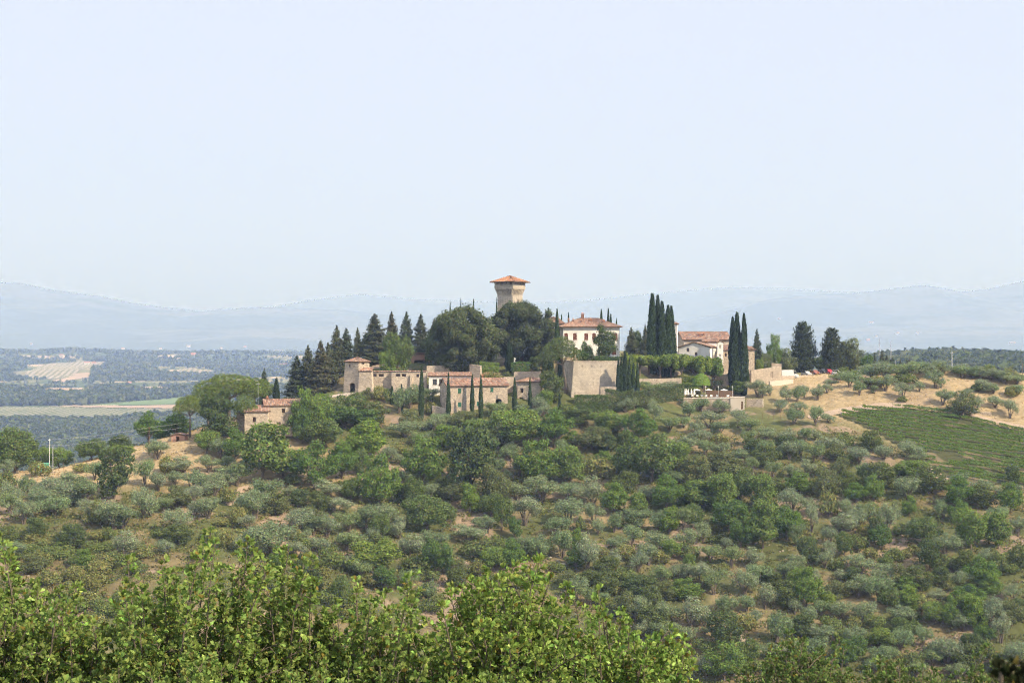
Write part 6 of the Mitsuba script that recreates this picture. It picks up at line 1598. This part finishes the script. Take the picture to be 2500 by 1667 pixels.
# ------------------------------------------------------------------ the foreground oaks
def oak(label, u, d, tips, centre, radii, n_limb, seed, tint, leaf=0.048, density=1.45, key='foreground_oak'):
    """a young oak: trunk, limbs to given top shoots and to points of its crown, branchlets, leaf rosettes"""
    rng = np.random.default_rng(seed)
    cu, cv = centre
    sc_ = min(1.0, d / 14)
    c = P(cu, cv, d)
    rad = np.array([radii[0], radii[0] * 0.9, radii[1]]) / F * d
    foot = np.array([P(u, 1500, d)[0], d + 0.4, 0])
    foot[2] = H(foot[0], foot[1])
    wood, LC, LN, LT = [], [], [], []
    fork = foot * 0.35 + c * 0.65 - [0, 0, rad[2] * 0.5]
    trunk = tube([foot - [0, 0, 0.4], (foot + fork) / 2 + rng.normal(0, 0.15, 3), fork], [0.17, 0.13, 0.10], 8)
    targets = [P(tu, tv + 16, d + rng.uniform(-1.2, 1.2)) for tu, tv in tips]
    for i in range(n_limb):
        q = unit(rng.normal(0, 1, 3) + [0, -0.35, 0.15])
        targets.append(c + sc_ * 0 + q * rad * rng.uniform(0.45, 1.0) ** 0.5)
    def shoot(s0, m1, m2, e, r0, first):
        """one limb along a curve, with its branchlets and leaf rosettes from `first` on; returns the path"""
        t = np.linspace(0, 1, 9)[:, None]
        path = (1 - t) ** 3 * s0 + 3 * (1 - t) ** 2 * t * m1 + 3 * (1 - t) * t ** 2 * m2 + t ** 3 * e
        L = np.linalg.norm(e - s0)
        wood.append(tube(path, np.linspace(r0, 0.005, 9), 4))
        ax = unit(e - m2)
        for tt in np.arange(first, 1.001, 0.11 / max(L, 0.5) / density):
            j = tt * 8
            i0 = min(int(j), 7)
            p = path[i0] + (path[i0 + 1] - path[i0]) * (j - i0)
            az = rng.normal(0, 1, 3)
            dr_ = unit(unit(az - ax * (az @ ax)) * 1.0 + ax * 0.45 + [0, 0, 0.2])
            l = rng.uniform(0.08, 0.40) * (1.25 - 0.95 * tt) * sc_
            q = p + dr_ * l
            wood.append(tube([p, q], [0.006, 0.003], 3))
            for w_, m_ in ((1.0, 6), (0.6, 3)):
                o = p + dr_ * l * w_
                ld = unit(rng.normal(0, 0.75, (m_, 3)) + dr_ * 0.9 + [0, 0, 0.15])
                LC.append(o + ld * leaf * rng.uniform(0.6, 1.2, (m_, 1)))
                LT.append(ld)
                LN.append(unit(np.cross(ld, rng.normal(0, 1, (m_, 3))) + [0, 0, 0.5]))
        m_ = 6
        ld = unit(rng.normal(0, 0.5, (m_, 3)) + ax)
        LC.append(e + ld * leaf)
        LT.append(ld)
        LN.append(unit(np.cross(ld, rng.normal(0, 1, (m_, 3)))))
        return path

    for i, e in enumerate(targets):
        e = np.asarray(e)
        s0 = fork + (c - fork) * rng.uniform(-0.3, 0.5) + rng.normal(0, 0.1, 3)
        m1 = s0 + (e - s0) * 0.4 + rng.normal(0, 0.28, 3) * sc_ + [0, 0, -0.15 * sc_]
        m2 = s0 + (e - s0) * 0.75 + rng.normal(0, 0.18, 3) * sc_
        path = shoot(s0, m1, m2, e, 0.03 * sc_, 0.5)
        for kk in range(2 if i < len(tips) else 3):
            p0 = path[int(rng.integers(3, 7))]
            away = unit(unit(rng.normal(0, 1, 3)) + unit(e - s0) * 0.5 + [0, 0, 0.1])
            ln = rng.uniform(0.35, 0.95) * sc_ * (0.55 if i < len(tips) else 1)
            e2 = p0 + away * ln
            shoot(p0, p0 + away * ln * 0.35 + rng.normal(0, 0.06, 3) * sc_, p0 + away * ln * 0.7 + [0, 0, 0.08 * sc_], e2, 0.012, 0.3)
    C, Tn, Nn = np.vstack(LC), np.vstack(LT), np.vstack(LN)
    n = len(C)
    s = (leaf * rng.uniform(0.6, 1.35, n))[:, None]
    B = unit(np.cross(Nn, Tn))
    Nn = np.cross(Tn, B)
    cup = rng.uniform(0.05, 0.35, (n, 1))
    # a lobed blade cupped along its midrib: stalk end, two points each side, tip
    out = [(-1, 0), (-0.15, 0.30), (0.42, 0.50), (1, 0), (0.42, -0.50), (-0.15, -0.30)]
    V = np.stack([C + Tn * s * a + B * s * b + Nn * s * (abs(b) * cup * 1.4 - 0.12 * a * a) for a, b in out], 1).reshape(-1, 3)
    tri = np.array([[0, 5, 1], [1, 5, 4], [1, 4, 2], [2, 4, 3]])
    Fc = (tri[None] + (np.arange(n) * 6)[:, None, None]).reshape(-1, 3)
    k = np.asarray(tint) * np.exp(rng.normal(0, 0.31, (n, 1))) * (1 + rng.normal(0, 0.08, (n, 3)))
    dry = rng.uniform(0, 1, n) < 0.035
    k[dry] = np.array([0.24, 0.19, 0.05]) * rng.uniform(0.6, 1.2, (dry.sum(), 1))
    key = fresh(key)
    add(key + '__trunk', trunk, 'bark')
    add(key + '__branch', cat_mesh(wood), 'bark', kind='stuff')
    add(key + '__leaf', (V, Fc), 'oak_leaf', color=np.repeat(np.clip(k, 0.01, 0.8), 6, 0), kind='stuff')
    tag(key, label, 'tree', 'oaks in the foreground')
    return n


OT = (0.225, 0.31, 0.085)
cnt = 0
cnt += oak('young oak at the left edge of the foreground', 20, 20, [(10, 1318), (30, 1345), (-10, 1300), (40, 1400), (75, 1410), (110, 1440), (140, 1455)], (10, 1640), (185, 245), 58, 401, OT)
cnt += oak('short leafy oak left of the spiky foreground oak', 200, 20.5, [(150, 1425), (185, 1415), (160, 1475), (220, 1500), (90, 1440), (250, 1520)], (190, 1680), (180, 180), 46, 402, OT)
cnt += oak('spiky topped oak left of centre in the foreground', 410, 20, [(312, 1352), (345, 1420), (395, 1362), (420, 1380), (515, 1280), (490, 1330), (525, 1310), (585, 1315), (605, 1305), (620, 1335), (540, 1370), (460, 1390), (300, 1430), (650, 1380)], (440, 1620), (250, 215), 78, 403, OT)
cnt += oak('oak with forked shoots right of the spiky one', 690, 21, [(690, 1335), (705, 1330), (740, 1355), (765, 1350), (722, 1385), (760, 1400), (640, 1350), (690, 1400)], (680, 1640), (150, 240), 46, 404, OT)
cnt += oak('narrow pointed oak in the centre of the foreground', 880, 21, [(872, 1402), (870, 1430), (820, 1455), (905, 1450), (940, 1430), (1005, 1390), (1000, 1415), (1015, 1440), (960, 1470), (800, 1490)], (890, 1665), (190, 210), 56, 405, OT)
cnt += oak('tallest wide oak right of centre in the foreground', 1170, 20, [(1150, 1400), (1185, 1375), (1130, 1420), (1230, 1370), (1255, 1362), (1310, 1345), (1318, 1352), (1290, 1385), (1215, 1400), (1345, 1395), (1385, 1415), (1100, 1440), (1080, 1460)], (1220, 1640), (230, 245), 84, 406, (0.24, 0.335, 0.085))
cnt += oak('light green oak sloping down to the right in the foreground', 1480, 20.5, [(1460, 1425), (1462, 1450), (1520, 1475), (1530, 1500), (1400, 1440), (1440, 1490), (1600, 1540), (1640, 1545), (1580, 1565), (1690, 1580)], (1500, 1690), (235, 215), 70, 407, (0.245, 0.345, 0.09))
cnt += oak('low leafy oak filling the bottom left corner', 330, 17.5, [], (330, 1790), (330, 190), 50, 408, OT)
cnt += oak('low leafy oak filling the bottom centre', 900, 17.5, [], (900, 1800), (330, 190), 50, 409, OT)
cnt += oak('low leafy oak at the bottom right of the tall oak', 1450, 17.5, [], (1420, 1810), (330, 190), 46, 410, OT)
DK = (0.15, 0.215, 0.07)
cnt += oak('small leaved darker oak at the lower right', 1960, 27, [(1935, 1528), (1900, 1560), (1960, 1550), (1990, 1580), (2050, 1545), (2060, 1560), (1880, 1590), (1870, 1610), (2010, 1600)], (1930, 1710), (180, 140), 66, 411, DK, 0.044)
cnt += oak('sparse darker oak right of the small leaved one', 2200, 28, [(2195, 1600), (2220, 1620), (2150, 1630), (2255, 1610), (2300, 1640), (2120, 1625), (2340, 1655)], (2200, 1740), (190, 140), 66, 412, DK, 0.044)
cnt += oak('leafy oak at the lower right corner', 2400, 26, [(2400, 1625), (2440, 1640), (2380, 1650), (2470, 1620)], (2420, 1740), (150, 120), 44, 413, DK, 0.044)
cnt += oak('dark blurred bush close to the camera in the right corner', 2500, 3.6, [(2445, 1620), (2470, 1610), (2490, 1615)], (2530, 1690), (62, 55), 10, 414, (0.022, 0.028, 0.014), 0.016, 3.0, key='near_bush')  # near-black tint puts the bush's shade into its leaf colour
print('foreground leaves', cnt)


def near_knoll(x, y):
    return np.clip(1.35 - np.sqrt(((x - 132) / 62) ** 2 + ((y - 415) / 42) ** 2), 0, 0.5) * 2 + np.clip(1.25 - np.sqrt(((x + 92) / 52) ** 2 + ((y - 342) / 24) ** 2), 0, 0.5) * 2


def scatter():
    """grass tufts, scrub and loose stones over the hill"""
    rng = np.random.default_rng(10)
    n = 44000
    x, y = rng.uniform(-190, 190, n), rng.uniform(236, 440, n)
    q = np.stack([x, y, 0 * x], -1)
    ok = (np.abs(x) < y * 0.40) & ~contains_xy(vines.buffer(1.5), x, y) & ((y < 378) | (np.abs(x) > 84) | (x < -64))
    k = meshkit.fbm(q / 9, 3, 61)
    big = ok & (k + rng.uniform(-0.12, 0.12, n) > 0.38) & (rng.uniform(0, 1, n) < 0.72) & (near_knoll(x, y) < 0.5)
    quads = 15
    X, Y = np.repeat(x[big], quads), np.repeat(y[big], quads)
    R = np.repeat(rng.uniform(0.35, 1.35, big.sum()), quads)
    d = unit(rng.normal(0, 1, (len(X), 3)))
    d[:, 2] = np.abs(d[:, 2])
    c = np.stack([X, Y, H(X, Y)], -1) + d * np.stack([R, R, R * 0.8], -1) * rng.uniform(0.7, 1.1, (len(X), 1))
    base = np.array([[0.10, 0.115, 0.05], [0.125, 0.135, 0.06], [0.095, 0.125, 0.045], [0.155, 0.145, 0.075], [0.12, 0.15, 0.05]])
    t = np.repeat(base[rng.integers(0, 5, big.sum())], quads, 0)
    v, f, col = leaves(c, d, 0.24, rng, 0.6, 0.6, t * 0.8, 0.25)
    add('scrub', (v, f), 'leaf', color=col, label='low scrub growing between the trees of the hillside', cat='scrub', kind='stuff')
    n = 60000
    x, y = rng.uniform(-190, 190, n), rng.uniform(236, 445, n)
    q = np.stack([x, y, 0 * x], -1)
    ok = (np.abs(x) < y * 0.40) & ~contains_xy(vines.buffer(0.5), x, y) & ((y < 380) | (np.abs(x) > 84))
    x, y, q = x[ok], y[ok], q[ok]
    n = len(x)
    knoll = np.clip(1.25 - np.sqrt(((x - 132) / 62) ** 2 + ((y - 415) / 42) ** 2), 0, 0.5) * 2 + np.clip(1.2 - np.sqrt(((x + 92) / 52) ** 2 + ((y - 342) / 24) ** 2), 0, 0.5) * 2
    dry = np.clip(meshkit.fbm(q / 26, 3, 3) * 1.4 - 0.3 + knoll, 0, 1)[:, None]
    t = (1 - dry) * np.array([0.17, 0.17, 0.06]) + dry * np.array([0.34, 0.26, 0.13])
    c = np.stack([x, y, H(x, y) + 0.12], -1)
    v, f, col = leaves(c, np.stack([rng.normal(0, 1, n), rng.normal(-0.6, 0.6, n), 0.3 * np.ones(n)], -1), 0.24, rng, 0.4, 0.3, t * 0.5, 0.2)
    add('grass', (v, f), 'leaf', color=col, label='tufts of dry grass over the hillside', cat='grass', kind='stuff')
    n = 14000
    x, y = rng.uniform(-190, 190, n), rng.uniform(236, 400, n)
    q = np.stack([x, y, 0 * x], -1)
    k = meshkit.fbm(q / 11, 3, 77)
    ok = (np.abs(x) < y * 0.40) & ~contains_xy(vines.buffer(1.5), x, y) & ((y < 376) | (np.abs(x) > 90)) & (k + rng.uniform(-0.08, 0.08, n) > 0.63)
    x, y = x[ok], y[ok]
    s = 0.15 * np.exp(rng.normal(0, 0.5, len(x)))
    rock = trimesh.creation.icosphere(subdivisions=0)
    rv = np.asarray(rock.vertices)
    V = rv[None] * rng.uniform(0.6, 1.3, (len(x), 12, 1)) * s[:, None, None] * np.array([1.3, 1.1, 0.8]) + np.stack([x, y, H(x, y) + 0.05], -1)[:, None]
    Fc = (np.asarray(rock.faces)[None] + (np.arange(len(x)) * 12)[:, None, None]).reshape(-1, 3)
    col = np.repeat(np.array([[0.44, 0.38, 0.30]]) * rng.uniform(0.7, 1.15, (len(x), 1)), 12, 0)
    add('rubble', (V.reshape(-1, 3), Fc), 'painted', color=col, label='pale loose stones on the bare terrace patches', cat='stones', kind='stuff')


scatter()
scene['haze'] = {'type': 'cube', 'to_world': T().translate([0, 17000, 401]).scale([36000, 18200, 589]), 'bsdf': {'type': 'null'}, 'interior': {'type': 'ref', 'id': 'haze_air'}}
tag('haze', 'pale summer haze lying over the whole valley', kind='stuff')
